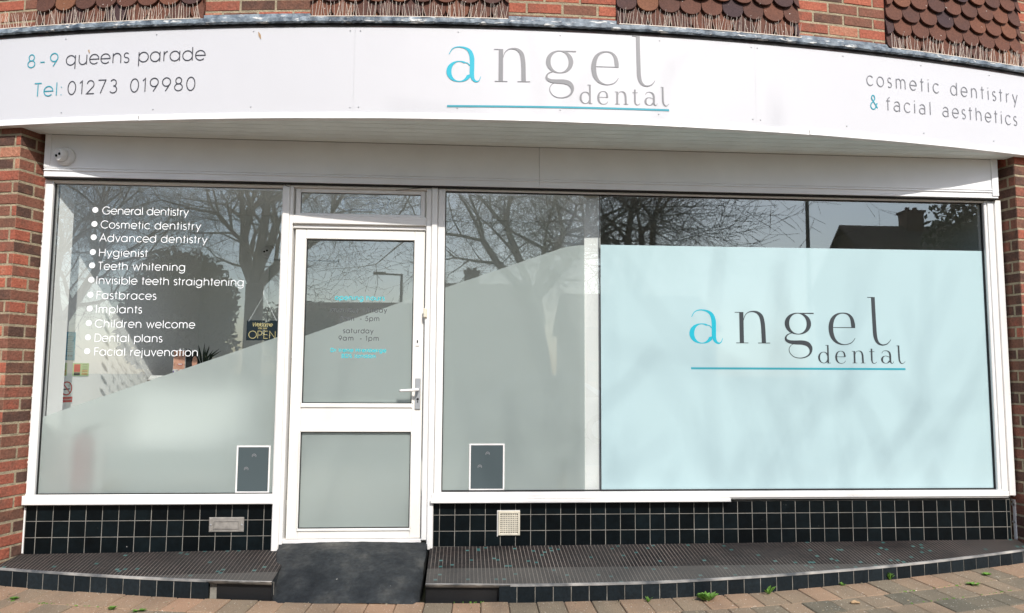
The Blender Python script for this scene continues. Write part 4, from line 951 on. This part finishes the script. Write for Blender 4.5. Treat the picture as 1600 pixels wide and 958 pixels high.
t = thing('open_sign', 'small navy open sign hanging on white cord behind the left window', 'sign', (-1.27, 0.03, 0.25 + E))
q = MB(); q.cbox(-1.374, -1.178, 0.026, 0.032, 0.190, 0.319, .001, m=flat); put(q.obj('board', M['navy']), t)
q = MB(); q.tube([(-1.362, .027, .312 + E), (-1.272, .028, .482 + E), (-1.186, .027, .316 + E)], .0016, 6); q.tube([(-1.272, .026, .482 + E), (-1.274, .024, .50 + E), (-1.270, .022, .512 + E)], .003, 6); put(q.obj('cord', M['white_vinyl']), t)
t.location.x -= 0.012
bpy.context.view_layer.update()
om = wmap(0.0255)
put(text('Welcome', -1.338, -1.212, .281, .0165, .0042, om, slant=.2).obj('lettering', M['gold']), t)
put(text('We Are', -1.302, -1.246, .263, .0085, .0022, om, slant=.2).obj('lettering', M['gold']), t)
q = text('OPEN', -1.358, -1.192, .203, .0345, .0042, om)
put(q.obj('lettering', M['gold']), t)

# signs on the interior side wall (plane x = -2.68 + .17 y)
nw = Vector((1, -0.25, 0)).normalized()
def on_wall(y0, y1, z0, z1, off, name, m, root):
    q = MB(); P = [Vector((wl(y), y, z + E)) + nw * off for y, z in ((y0, z0), (y1, z0), (y1, z1), (y0, z1))]; K = [p - nw * .002 for p in P]
    q.add([tuple(p) for p in P + K], [(0, 1, 2, 3), (0, 4, 5, 1), (1, 5, 6, 2), (2, 6, 7, 3), (3, 7, 4, 0)]); return put(q.obj(name, m), root)
t = thing('certificate', 'pale blue certificate on the wall inside the left window', 'notice', (wl(.36), .36, .15 + E))
on_wall(.272, .392, .058, .248, .004, 'sheet', M['cert_blue'], t)
M['cert_ink'] = mat('cert_ink', (.04, .14, .22), .6)
for i in range(9): on_wall(.292 + .012 * (i % 3 == 0), .372 - .012 * (i % 2), .215 - i * .0125, .219 - i * .0125, .0048, 'text_line', M['cert_ink'], t)
for i in range(4): on_wall(.29 + .022 * i, .302 + .022 * i, .083, .094, .0048, 'stamp', M['cert_ink'], t)
for nm, lb, y0, y1 in (('fire_notice', 'red and green fire action notice inside the left window', .385, .525), ('fire_notice', 'green edged notice half hidden beside the red fire notice', .22, .335)):
    t = thing(nm, lb, 'notice', (wl(y0), y0, E)); on_wall(y0, y1, -.046, .040, .004, 'sheet', M['green_sign'], t)
    w_ = y1 - y0
    on_wall(y0 + .06 * w_, y0 + .44 * w_, -.020, .032, .0048, 'red_panel', M['red'], t) if y0 > .3 else None
    on_wall(y0 + .06 * w_, y0 + .44 * w_, -.042, -.023, .0048, 'black_panel', M['black'], t) if y0 > .3 else None
    for i in range(4): on_wall(y0 + .55 * w_, y0 + .92 * w_, -.040 + .019 * i, -.026 + .019 * i, .0048, 'panel', M['amber'] if i < 2 else M['green_sign'], t)
    for i in range(5): on_wall(y0 + .58 * w_, y0 + .88 * w_, -.034 + .016 * i, -.0325 + .016 * i, .0056, 'text_line', M['black'], t)
t = thing('no_smoking_sign', 'round red no smoking sign above a red strip inside the left window', 'sign', (wl(.35), .35, -.15 + E))
on_wall(.285, .395, -.226, -.078, .003, 'sheet', M['paper'], t); on_wall(.288, .392, -.222, -.186, .0045, 'red_strip', M['red'], t)
def wallpt(y, z, off): p = Vector((wl(y), y, z + E)) + nw * off; return tuple(p)
q = MB(); stroke_mesh(q, [(.34 + .043 * cos(2 * pi * i / 28), -.130 + .043 * sin(2 * pi * i / 28)) for i in range(29)], .008, lambda y, z, l: wallpt(y, z, .0046 + l), 0); put(q.obj('ring', M['red']), t)
q = MB(); stroke_mesh(q, [(.31, -.100), (.37, -.160)], .007, lambda y, z, l: wallpt(y, z, .0054 + l), 0); put(q.obj('bar', M['red']), t)
q = MB(); stroke_mesh(q, [(.312, -.137), (.366, -.133)], .008, lambda y, z, l: wallpt(y, z, .0050 + l), 0); stroke_mesh(q, [(.362, -.122), (.356, -.11), (.364, -.104)], .003, lambda y, z, l: wallpt(y, z, .0050 + l), 0); put(q.obj('cigarette', M['black']), t)
q = MB()
for i in range(8): stroke_mesh(q, [(.300 + .011 * i, -.208), (.304 + .011 * i, -.200), (.308 + .011 * i, -.208)], .0018, lambda y, z, l: wallpt(y, z, .0055 + l), 0)
put(q.obj('strip_lettering', M['paper']), t)

# fire extinguisher blurred behind the film
t = thing('fire_extinguisher', 'red fire extinguisher blurred behind the frosted film at far left', 'fire extinguisher', (-2.40, .22, -0.79 + E))
q = MB(); q.lathe((-2.385, .125, -0.775 + E), [(.055, 0), (.062, .01), (.062, .30), (.055, .335), (.03, .36), (.022, .37)], 24); put(q.obj('cylinder', M['red'], smooth=False), t)
q = MB(); q.lathe((-2.385, .125, -0.405 + E), [(.022, 0), (.022, .03), (.012, .035)], 14); q.tube([(-2.385, .125, -.375 + E), (-2.33, .18, -.36 + E), (-2.30, .17, -.35 + E)], .008, 8); q.tube([(-2.385, .125, -.385 + E), (-2.33, .17, -.39 + E)], .007, 8); put(q.obj('valve', M['black']), t)
q = MB(); q.tube([(-2.40, .19, -.38 + E), (-2.46, .17, -.42 + E), (-2.463, .165, -.55 + E), (-2.45, .16, -.66 + E)], .010, 8); put(q.obj('hose', M['black']), t)
t = thing('added_bench', 'added white bench brightening the frosted film of the left window', 'bench', (-1.85, .42, -1.08 + E))  # bench added to reflect light back through the frosted film
q = MB(); q.cbox(-2.28, -1.42, .12, .60, -.72, -.50, .02, m=flat); put(q.obj('seat', M['partition_white']), t)
q = MB(); q.cbox(-2.27, -1.43, .20, .56, -1.02, -.705, .005, m=flat); put(q.obj('base', M['partition_white']), t)
q = MB(); q.cbox(-2.28, -1.42, .605, .68, -1.02, -.14, .02, m=flat); put(q.obj('backrest', M['partition_white']), t)
for x_ in (-2.20, -1.50):
    for y_ in (.24, .50): q = MB(); q.tube([(x_, y_, -1.08 + E), (x_, y_, -1.019 + E)], .018, 10); put(q.obj('leg', M['alu']), t)
# small tan basket
t = thing('tan_basket', 'small tan basket blurred behind the film on the window board', 'basket', (-2.18, .09, -.77 + E))
q = MB(); q.lathe((-2.19, .085, -0.772 + E), [(.040, 0), (.052, .01), (.058, .035), (.050, .055), (.044, .058), (.040, .02)], 20); put(q.obj('bowl', M['tan']), t)
q = MB(); q.lathe((-2.19, .085, -0.722 + E), [(.052, 0), (.054, .006), (.046, .008)], 20); put(q.obj('rim', M['tan']), t)
# ornament in the right pane
t = thing('ornament_vase', 'small pale vase with sprigs behind the film near the white partition', 'vase', (.70, .09, -.77 + E))
q = MB(); q.lathe((.665, .085, -0.772 + E), [(.018, 0), (.030, .02), (.034, .05), (.020, .08), (.016, .10), (.020, .11)], 18); put(q.obj('vase', M['tan']), t)
q = MB()
for i in range(14):
    a = random.uniform(0, 6.28); h = random.uniform(.10, .18); q.tube([(.665, .085, -.67 + E), (.665 + .03 * cos(a), .085 + .02 * sin(a), -.72 + h + E)], [.002, .009], 6)
put(q.obj('sprigs', M['leafgreen']), t)
# two picture frames leaning with their backs to the glass
for lb, x0, x1, z0, z1 in (('dark backed white frame behind the film, left window bottom corner', -1.412, -1.203, -0.766, -0.474), ('dark backed white frame behind the film, right of the door', .050, .277, -0.756, -0.462)):
    t = thing('leaning_frame', lb, 'picture frame', ((x0 + x1) / 2, .0, z0 + E), group='small framed boards standing behind the glass')
    yb = GY - .0035
    q = MB(); frame_rect(q, x0, x1, z0, z1, .010, .010, .008, .010, yb - .001, yb + .0015, .0004); put(q.obj('frame', M['trim']), t)
    q = MB(); q.box(x0 + .010, x1 - .010, yb, yb + .001, z0 + .008, z1 - .010, None, flat); put(q.obj('back_board', M['felt']), t)
    for dx, dz in ((.52, .78), (.30, .50)):
        cx_, cz_ = x0 + (x1 - x0) * dx, z0 + (z1 - z0) * dz; q = MB()
        stroke_mesh(q, [(cx_ + .012 * cos(radians(a)), cz_ + .012 * sin(radians(a))) for a in range(-30, 211, 20)], .0035, wmap(yb - .0006), 0); stroke_mesh(q, [(cx_ + .005 * cos(radians(a)), cz_ + .005 * sin(radians(a))) for a in range(-20, 201, 20)], .003, wmap(yb - .0006), 0); put(q.obj('suction_mark', M['silver']), t)

# reception desk and what stands on it
t = thing('reception_desk', 'dark wood reception counter inside the left window', 'desk', (-1.9, 1.4, -1.08 + E))
q = MB(); q.cbox(-2.46, -1.62, 1.19, 1.62, -0.115, -0.078, .003, m=flat); put(q.obj('worktop', M['wood_dark']), t)
q = MB(); q.cbox(-2.455, -1.64, 1.23, 1.60, -1.08, -0.1155, .003, m=flat); put(q.obj('front_panel', M['wood_dark']), t)
t = thing('magazine_pile', 'short pile of white magazines on the reception counter', 'magazines', (-2.37, 1.28, -.078 + E), )
for i in range(3): q = MB(); q.box(-2.46 + .006 * i, -2.30 - .004 * i, 1.215, 1.34, -.0775 + .011 * i, -.068 + .011 * i, None, flat); put(q.obj('magazine', M['paper']), t)
t = thing('leaflet_stand', 'leaflet with a smiling face print and white letters on the reception counter', 'leaflet', (-2.2, 1.3, -.078 + E))
LY = 1.27
q = MB(); q.cbox(-2.305, -2.215, LY, LY + .006, -.077, .150, .001, m=flat); put(q.obj('leaflet', M['paper']), t)
q = MB(); q.cbox(-2.213, -2.120, LY + .002, LY + .008, -.077, .138, .001, m=flat); put(q.obj('leaflet', M['black']), t)
def disc(cx_, cz_, rx, rz, y, n=18): q = MB(); q.add([(cx_ + rx * cos(2 * pi * i / n), y, cz_ + rz * sin(2 * pi * i / n) + E) for i in range(n)], [tuple(range(n))]); return q
q = MB(); q.add([(-2.303, LY - .0006, .145 + E), (-2.217, LY - .0006, .145 + E), (-2.217, LY - .0006, -.02 + E), (-2.303, LY - .0006, .005 + E)], [(0, 1, 2, 3)]); put(q.obj('printed_skin', M['skin']), t)
M['lip'] = mat('print_lip', (.55, .12, .12), .5)
put(disc(-2.252, .040, .022, .008, LY - .0012).obj('printed_mouth', M['lip']), t); put(disc(-2.252, .042, .017, .004, LY - .0018).obj('printed_teeth', M['paper']), t)
for x in (-2.278, -2.233): put(disc(x, .100, .008, .0035, LY - .0012).obj('printed_eye', M['black']), t)
for x in (-2.278, -2.233): q = MB(); stroke_mesh(q, [(x - .011, .112), (x, .118), (x + .011, .113)], .0035, wmap(LY - .0012), 0); put(q.obj('printed_brow', M['wood_dark']), t)
q = MB(); stroke_mesh(q, [(-2.256, .10), (-2.262, .068), (-2.250, .062)], .002, wmap(LY - .0012), 0); put(q.obj('printed_nose', M['lip']), t)
put(disc(-2.145, .055, .020, .05, LY + .0012).obj('printed_skin', M['skin']), t)
q = MB(); q.add([(-2.303, LY - .0008, .004 + E), (-2.217, LY - .0008, -.021 + E), (-2.217, LY - .0008, -.075 + E), (-2.303, LY - .0008, -.075 + E)], [(0, 1, 2, 3)]); put(q.obj('printed_top', M['purple']), t)
t = thing('white_letters', 'white slab letters IN standing before the leaflets', 'letters', (-2.22, 1.22, -.078 + E))
def slab(strokes, x0, nm):
    q = MB()
    for (xa_, za_, xb_, zb_, w_) in strokes:
        if xa_ == xb_: q.cbox(x0 + xa_ - w_ / 2, x0 + xa_ + w_ / 2, 1.215, 1.232, -.076 + za_, -.076 + zb_, .0005, m=flat)
        elif za_ == zb_: q.cbox(x0 + xa_, x0 + xb_, 1.2145, 1.2315, -.076 + za_ - w_ / 2, -.076 + za_ + w_ / 2, .0005, m=flat)
        else:
            q.add([(x0 + xa_ - w_ / 2, 1.2152, -.076 + za_ + E), (x0 + xa_ + w_ / 2, 1.2152, -.076 + za_ + E), (x0 + xb_ + w_ / 2, 1.2152, -.076 + zb_ + E), (x0 + xb_ - w_ / 2, 1.2152, -.076 + zb_ + E)], [(0, 1, 2, 3)])
    put(q.obj(nm, M['paper']), t)
slab([(.024, 0, .024, .078, .014), (.006, .005, .042, .005, .010), (.006, .073, .042, .073, .010)], -2.292, 'letter')
slab([(.014, 0, .014, .078, .012), (.062, 0, .062, .078, .012), (.016, .074, .058, .004, .020), (0, .005, .030, .005, .010), (.046, .073, .078, .073, .010), (0, .073, .02, .073, .010)], -2.235, 'letter')
slab([(-.02, .003, .16, .003, .008)], -2.30, 'base_bar')
t = thing('spiky_plant', 'dark spiky leaved plant behind the leaflets on the counter', 'plant', (-2.12, 1.40, -.078 + E))
q = MB(); q.lathe((-2.13, 1.42, -.077 + E), [(.04, 0), (.055, .09), (.050, .092)], 16); put(q.obj('pot', M['black']), t)
q = MB()
for i in range(16):
    a = random.uniform(-.9, .9); l = random.uniform(.12, .17); b_ = (-2.13 + .03 * a, 1.42, .02 + E); m_ = (-2.13 + .08 * a, 1.40, .02 + l * .6 + E); e_ = (-2.13 + .16 * a, 1.39, .03 + l * (1.1 - .3 * abs(a)) + E)
    q.tube([b_, m_, e_], [.004, .008, .0006], 5)
put(q.obj('leaves', M['leafgreen']), t)
for nm in ('reception_desk', 'magazine_pile', 'leaflet_stand', 'white_letters', 'spiky_plant'):
    bpy.data.objects[nm].location += Vector((.09, -.24, 0))
t = thing('desk_monitor', 'black screen edge on the counter behind the film', 'monitor', (-1.5, 1.55, -.07 + E))
q = MB(); q.cbox(-1.66, -1.30, 1.66, 1.69, -.11, .105, .003, m=flat); put(q.obj('screen', M['black']), t)
q = MB(); q.box(-1.50, -1.46, 1.67, 1.70, -1.08, -.10, None, flat); q.box(-1.60, -1.36, 1.60, 1.74, -1.08, -1.06, None, flat); put(q.obj('stand', M['black']), t)

# ---- bird spikes
for lb, a, b in (('bird spikes on the ledge at the far left brickwork', -4.2, -3.11), ('bird spikes on the ledge below the leftmost hung tiles', -3.09, -2.0), ('bird spikes on the ledge below the hung tiles left of the sign logo', -1.33, -.155), ('bird spikes on the ledge below the hung tiles right of the sign logo', .52, 1.70), ('bird spikes on the ledge below the rightmost hung tiles', 2.35, 3.46)):
    t = thing('bird_spike_strip', lb, 'bird spikes', ring((a + b) / 2, -.01, 2.10), group='bird spike strips along the ledge')
    q = curved_strip([(-0.020, 2.0985), (0.004, 2.0985), (0.004, 2.1025), (-0.020, 2.1025)], a, b, .1); put(q.obj('base_strip', M['spike']), t)
    q = MB(); u = a + .01
    while u < b:
        for k in range(1 if random.random() < .6 else 2):
            h = random.uniform(.078, .108); du = random.gauss(0, .012); do = random.choice((-.012, .0, .022)); u2 = u + random.uniform(-.004, .004)
            q.tube([ring(u2, -.008, 2.102), ring(u2 + du, -.008 + do, 2.102 + h)], [.0017, .0012], 3, cap=False)
        u += random.uniform(.013, .024)
    put(q.obj('spikes', M['spike']), t)

# ---- weeds and litter along the step
def weed(px, py, r, n, lb, h=.04):
    z = gz(px, py) + E; q = MB(); t = thing('weed', lb, 'weed', (px, py, z))
    for i in range(n):
        a = random.uniform(0, 6.28); rr_ = r * random.uniform(.3, 1); hh = h * random.uniform(.4, 1); w_ = r * .16
        bx, by = px + .25 * rr_ * cos(a) * random.random(), py + .25 * rr_ * sin(a) * random.random()
        tx, ty = px + rr_ * cos(a), py + rr_ * sin(a) * .7; mx_, my_ = (bx + tx) / 2, (by + ty) / 2; nx_, ny_ = -sin(a) * w_, cos(a) * w_
        q.add([(bx, by, z), (mx_ + nx_, my_ + ny_, z + hh * .8), (tx, ty, z + hh), (mx_ - nx_, my_ - ny_, z + hh * .75)], [(0, 1, 2, 3)])
    put(q.obj('leaves', M['weed']), t)
weed(1.385, -0.625, .075, 60, 'largest green weed against the step, right of the middle', .045)
weed(1.77, -0.545, .05, 12, 'broad leaved small weed at the foot of the step', .05)
weed(2.585, -0.395, .030, 22, 'upright green tuft at the foot of the right step', .05)
weed(-1.855, -0.60, .032, 26, 'low green tuft in the paving left of the ramp', .022)
weed(-2.46, -0.42, .035, 26, 'moss patch in the paving at the bottom left corner', .014)
weed(-1.70, -0.63, .045, 26, 'flat moss between blocks beside the green tuft on the left', .012)
weed(3.22, -0.36, .045, 26, 'moss line between blocks at the lower right', .014)
weed(3.02, -0.52, .055, 24, 'moss on the joints near the lower right corner', .012)
weed(1.05, -0.615, .030, 16, 'tiny dry weed left of the largest weed', .03)
weed(2.25, -0.46, .03, 14, 'small green sprig at the step foot near the right weeds', .02)
q = MB(); z = gz(2.19, -.74) + E; q.cbox(2.15, 2.20, -.75, -.735, z - E + .003, z - E + .010, .002, m=flat); q.add([(2.15, -.742, z + .012), (2.178, -.73, z + .016), (2.205, -.74, z + .006), (2.18, -.756, z + .008)], [(0, 1, 2, 3)])
tag(q.obj('fallen_leaf', M['straw']), 'orange brown fallen leaf on the paving at lower right', 'leaf')
gr = MB()
for i in range(170):
    x = random.uniform(-2.6, 3.6); d = abs(random.gauss(0, .05)) if random.random() < .5 else random.uniform(0, .35); y = step_y(x) - .02 - d; s_ = random.uniform(.0015, .0055); z = gz(x, y)
    gr.box(x, x + s_ * random.uniform(1, 2.4), y, y + s_, z + .001, z + .001 + s_ * .7, None, flat)
tag(gr.obj('grit', M['mortar']), kind='stuff', label='pale grit and crumbs scattered along the step', cat='grit')
ms = MB()
for i in range(700):
    x = random.uniform(-2.7, 3.7); k = random.choice((0.205, 0.37, 0.0)); y = step_y(x) - k + random.uniform(-.004, .004)
    if sin(x * 5.1) + sin(x * 2.3 + 1) + random.uniform(-.5, .5) < .7: continue
    z = gz(x, y); ms.box(x, x + random.uniform(.003, .012), y, y + random.uniform(.003, .006), z - .006, z + random.uniform(0, .003), None, flat)
tag(ms.obj('moss', M['weed']), kind='stuff', label='thin green moss in the joints of the block paving', cat='moss')

# ------------------------------------------------------------------ the far side of the road (seen in the glass)
def grow(mb, p, d, r, L_, lev, rs, maxlev, up=.12, spread=.6, minr=.0045):
    n = 3 if lev < 3 else 2; pts = [p]; rad = [r]; dd = d.copy(); q = p.copy()
    for i in range(n):
        dd = (dd + Vector((rs.gauss(0, .13), rs.gauss(0, .13), rs.gauss(0, .09) + up * .5))).normalized(); q = q + dd * (L_ / n); pts.append(q.copy()); rad.append(max(minr, r * (1 - .38 * (i + 1) / n)))
        if lev >= 1 and lev < maxlev and rs.random() < .72:
            a = dd.orthogonal().normalized(); a.rotate(__import__('mathutils').Quaternion(dd, rs.uniform(0, 6.28)))
            grow(mb, q.copy(), (dd * .6 + a * .8).normalized(), rad[-1] * .5, L_ * rs.uniform(.45, .7), lev + 1 + (lev > 2), rs, maxlev, up, spread, minr)
    mb.tube(pts, rad, 7 if lev < 2 else (5 if lev < 4 else 3), cap=False)
    if lev < maxlev:
        k = 3 if lev < 2 else 2
        if lev > 2 and rs.random() < .35: k = 3
        a = dd.orthogonal().normalized(); ph = rs.uniform(0, 6.28)
        for j in range(k):
            b = a.copy(); b.rotate(__import__('mathutils').Quaternion(dd, ph + 2 * pi * j / k + rs.uniform(-.4, .4)))
            nd = (dd + b * spread * rs.uniform(.7, 1.3)).normalized()
            grow(mb, q.copy(), nd, rad[-1] * (.78 if k == 2 else .68), L_ * rs.uniform(.72, .92), lev + 1, rs, maxlev, up, spread, minr)
def bare_tree(x, y, h_tr, r, L_, seed, label, maxlev=7, lean=(0, 0), forks=4):
    rs = random.Random(seed); z = zr - .05; t = thing('bare_tree', label, 'tree', (x, y, z), group='bare trees across the road')
    tk = MB(); top = Vector((x + lean[0], y + lean[1], z + h_tr))
    tk.tube([(x, y, z), (x + lean[0] * .1, y, z + .25), (x + lean[0] * .45, y + lean[1] * .5, z + h_tr * .55), tuple(top)], [r * 1.5, r * 1.08, r * .95, r * .92], 12, cap=True); put(tk.obj('trunk', M['bark'], smooth=True), t)
    cr = MB()
    for i in range(forks):
        a = 2 * pi * i / forks + rs.uniform(-.4, .4); s_ = rs.uniform(.45, .8)
        grow(cr, top - Vector((0, 0, .1)), Vector((cos(a) * s_, sin(a) * s_ * .8, 1)).normalized(), r * .62, L_, 1, rs, maxlev, .06, .78)
    put(cr.obj('crown', M['bark']), t)
bare_tree(-5.25, -14, 3.6, .24, 2.15, 11, 'large bare tree across the road mirrored in the left window', forks=5)
bare_tree(2.27, -14, 3.3, .20, 2.1, 23, 'bare tree across the road mirrored left of the white partition', lean=(-.5, 0), forks=5)
bare_tree(4.4, -15, 3.5, .20, 2.55, 37, 'bare forked tree across the road mirrored over the blue film', lean=(.3, 0), forks=4)
bare_tree(-11.5, -17, 2.8, .24, 2.0, 41, 'bare twiggy tree mirrored at the far left of the left window', forks=5)
def bush(x, y, rx, ry, rz, n, seed, label, group='evergreens across the road'):
    rs = random.Random(seed); t = thing('evergreen_tree', label, 'tree', (x, y, zr), group=group)
    q = MB(); q.tube([(x, y, zr), (x, y, zr + rz * 1.1)], [.14, .08], 8); put(q.obj('trunk', M['bark']), t)
    q = MB(); lobes = [(rs.uniform(-.5, .5) * rx, rs.uniform(-.5, .5) * ry, zr + rz * rs.uniform(.7, 1.5), rs.uniform(.4, .7)) for _ in range(9)] + [(0, 0, zr + rz, .8)]
    for i in range(n):
        lx, ly, lz, lr = rs.choice(lobes); v = Vector((rs.gauss(0, 1), rs.gauss(0, 1), rs.gauss(0, 1))).normalized() * (rs.random() ** .4)
        c = Vector((x + lx + v.x * rx * lr, y + ly + v.y * ry * lr, max(zr + .2, lz + v.z * rz * lr))); s_ = rs.uniform(.08, .2)
        a = Vector((rs.gauss(0, 1), rs.gauss(0, 1), rs.gauss(0, 1))).normalized(); b = a.orthogonal().normalized()
        q.add([tuple(c - a * s_), tuple(c + b * s_ * .5), tuple(c + a * s_), tuple(c - b * s_ * .5)], [(0, 1, 2, 3)])
    put(q.obj('crown', M['evergreen']), t)
bush(-11.2, -25, 2.7, 2, 3.1, 24000, 3, 'broad dark evergreen mirrored behind the list of services')
bush(21.6, -24.4, 2.2, 1.5, 4.6, 12000, 4, 'dark evergreen beside the chimney mirrored at the top right')
bush(-7.5, -30, 2.0, 1.5, 2.5, 4000, 6, 'smaller evergreen mirrored between the left tree and the door')
def house(x0, x1, y0, y1, he, hr, label, chim=(), m='render', ridge='x'):
    t = thing('house', label, 'house', ((x0 + x1) / 2, (y0 + y1) / 2, zr), group='houses across the road')
    q = MB(); q.box(x0, x1, y0, y1, zr - .3, zr + he)
    ym = (y0 + y1) / 2
    if ridge == 'x': q.add([(x0, y0, zr + he), (x0, y1, zr + he), (x0, ym, zr + hr - .05)], [(0, 1, 2)]); q.add([(x1, y0, zr + he), (x1, y1, zr + he), (x1, ym, zr + hr - .05)], [(0, 1, 2)])
    put(q.obj('wall', M[m]), t)
    q = MB(); ex = .3
    for s_ in (0, 1):
        yy = y1 + ex if s_ else y0 - ex; zz = zr + he - .12
        a = [(x0 - ex, yy, zz), (x1 + ex, yy, zz), (x1 + ex, ym, zr + hr), (x0 - ex, ym, zr + hr)]; q.add(a + [(p[0], p[1], p[2] + .12) for p in a], [(0, 1, 2, 3), (4, 5, 6, 7), (0, 1, 5, 4), (1, 2, 6, 5), (0, 3, 7, 4)])
    rf = q.obj('roof', M['roof']); put(rf, t)
    for cx_ in chim:
        q = MB(); q.box(cx_ - .45, cx_ + .45, ym - .35, ym + .35, zr + hr - .8, zr + hr + .75); q.box(cx_ - .52, cx_ + .52, ym - .42, ym + .42, zr + hr + .75, zr + hr + .87)
        q.lathe((cx_ - .2, ym, zr + hr + .85), [(.12, 0), (.10, .22)], 10); q.lathe((cx_ + .2, ym, zr + hr + .85), [(.12, 0), (.10, .22)], 10)
        put(q.obj('chimney', M['brickfar']), t)
    n = max(2, int((x1 - x0) / 2.6))
    for i in range(n):
        for zf in (.9, 3.3):
            if zf + 1.3 > he: continue
            cx_ = x0 + (x1 - x0) * (i + .5) / n
            q = MB(); q.box(cx_ - .62, cx_ + .62, y1 + .002, y1 + .06, zr + zf, zr + zf + 1.2); f_ = put(q.obj('window', M['roof']), t)
            for k in (0, 1): q = MB(); q.box(cx_ - .56 + .58 * k, cx_ - .04 + .58 * k, y1 + .0605, y1 + .07, zr + zf + .06, zr + zf + 1.14); p_ = q.obj('pane', M['pane']); p_.parent = f_; p_.matrix_parent_inverse = f_.matrix_parent_inverse.copy() if False else Matrix.Identity(4)
    return t
house(18.6, 28.5, -33, -26, 5.2, 8.5, 'chimneyed house mirrored at the top right of the wide window', (21.9,), 'brickfar')
house(-1.6, 4.4, -44, -37, 4.2, 6.7, 'house with one chimney mirrored just right of the door', (0.5,), 'brickfar')
house(-11.0, -3.2, -48, -41, 3.6, 5.8, 'long low house mirrored low in the door glass', (), 'render')
house(6.5, 15.0, -46, -38, 4.0, 6.3, 'distant low house mirrored behind the lamp post', (10,), 'brickfar')
def lamp(x, y, h, label, arm=0.9):
    t = thing('street_lamp', label, 'street lamp', (x, y, zr), group='street lamps across the road')
    q = MB(); q.tube([(x, y, zr), (x, y, zr + 1.2), (x, y, zr + 1.25), (x, y, zr + h)], [.10, .10, .07, .055], 10); put(q.obj('post', M['slate']), t)
    q = MB(); q.tube([(x, y, zr + h - .05), (x - arm, y, zr + h + .02)], .04, 8); put(q.obj('arm', M['slate']), t)
    q = MB(); q.cbox(x - arm - .25, x - arm + .25, y - .13, y + .13, zr + h - .03 - E, zr + h + .08 - E, .03, m=flat); put(q.obj('lamp_head', M['slate']), t)
lamp(10.6, -17, 5.38 + E - zr, 'plain street lamp post mirrored above the blue film', .18)
lamp(-2.48, -25, 3.9 + E - zr, 'short street lamp with an arm mirrored in the door glass', .9)
def car(x, y, m, label):
    t = thing('parked_car', label, 'car', (x, y, zr - .12))
    z0 = zr - .12
    prof = [(-2.1, .35), (-2.12, .75), (-1.9, .92), (-1.15, 1.0), (-.5, 1.42), (.75, 1.45), (1.45, 1.05), (2.0, .95), (2.1, .7), (2.05, .35)]
    q = MB(); ny_ = [-.86, -.80, -.60, .60, .80, .86]; sc_ = [.0, .06, .10, .10, .06, .0]
    for w_, s_ in zip(ny_, sc_):
        for px_, pz in prof: q.v.append((x + px_ * (1 - .02 + s_ * .2), y + (w_ * (1 - .14 * max(0, pz - .95) / .5)), z0 + pz + (s_ * .25 if pz > 1.3 else 0)))
    m_ = len(prof)
    for i in range(5):
        for j in range(m_): a = i * m_ + j; b = i * m_ + (j + 1) % m_; q.f.append((a, b, b + m_, a + m_)); q.c.append(.5)
    q.f.append(tuple(range(m_))); q.f.append(tuple(5 * m_ + j for j in range(m_))); q.c += [.5, .5]
    put(q.obj('body', M[m]), t)
    for s_ in (-1, 1):
        for gx in ((-.95, -.48, .02), (.06, .72, 1.28)):
            q = MB(); yy = y + s_ * .865
            q.add([(x + gx[0], yy, z0 + 1.0), (x + gx[2], yy, z0 + 1.0), (x + min(gx[2], .78) , y + s_ * .80, z0 + 1.38), (x + max(gx[0], -.46), y + s_ * .80, z0 + 1.38)], [(0, 1, 2, 3)]); put(q.obj('side_window', M['pane']), t)
        for wx in (-1.3, 1.3):
            q = MB(); q.lathe((x + wx, y + s_ * .80, z0 + .32), [(.30, -.1), (.32, -.08), (.32, .08), (.30, .1)], 20, 'y'); w_ = put(q.obj('wheel', M['rubber']), t)
            q = MB(); q.lathe((x + wx, y + s_ * .905, z0 + .32), [(.20, 0), (.18, .01 * s_), (.04, .012 * s_)], 14, 'y'); r_ = q.obj('rim', M['alu']); r_.parent = w_; r_.matrix_parent_inverse = Matrix.Identity(4)
    q = MB(); q.add([(x - 1.16, y - .72, z0 + 1.01), (x - 1.16, y + .72, z0 + 1.01), (x - .53, y + .66, z0 + 1.43), (x - .53, y - .66, z0 + 1.43)], [(0, 1, 2, 3)]); put(q.obj('windscreen', M['pane']), t)
    for s_ in (-1, 1): q = MB(); q.cbox(x - 2.13, x - 2.05, y + s_ * .55 - .14, y + s_ * .55 + .14, z0 + .62 - E, z0 + .76 - E, .01, m=flat); put(q.obj('headlight', M['trim']), t)
car(1.6, -11.4, 'car_silver', 'silver parked car mirrored faintly in the film right of the door')
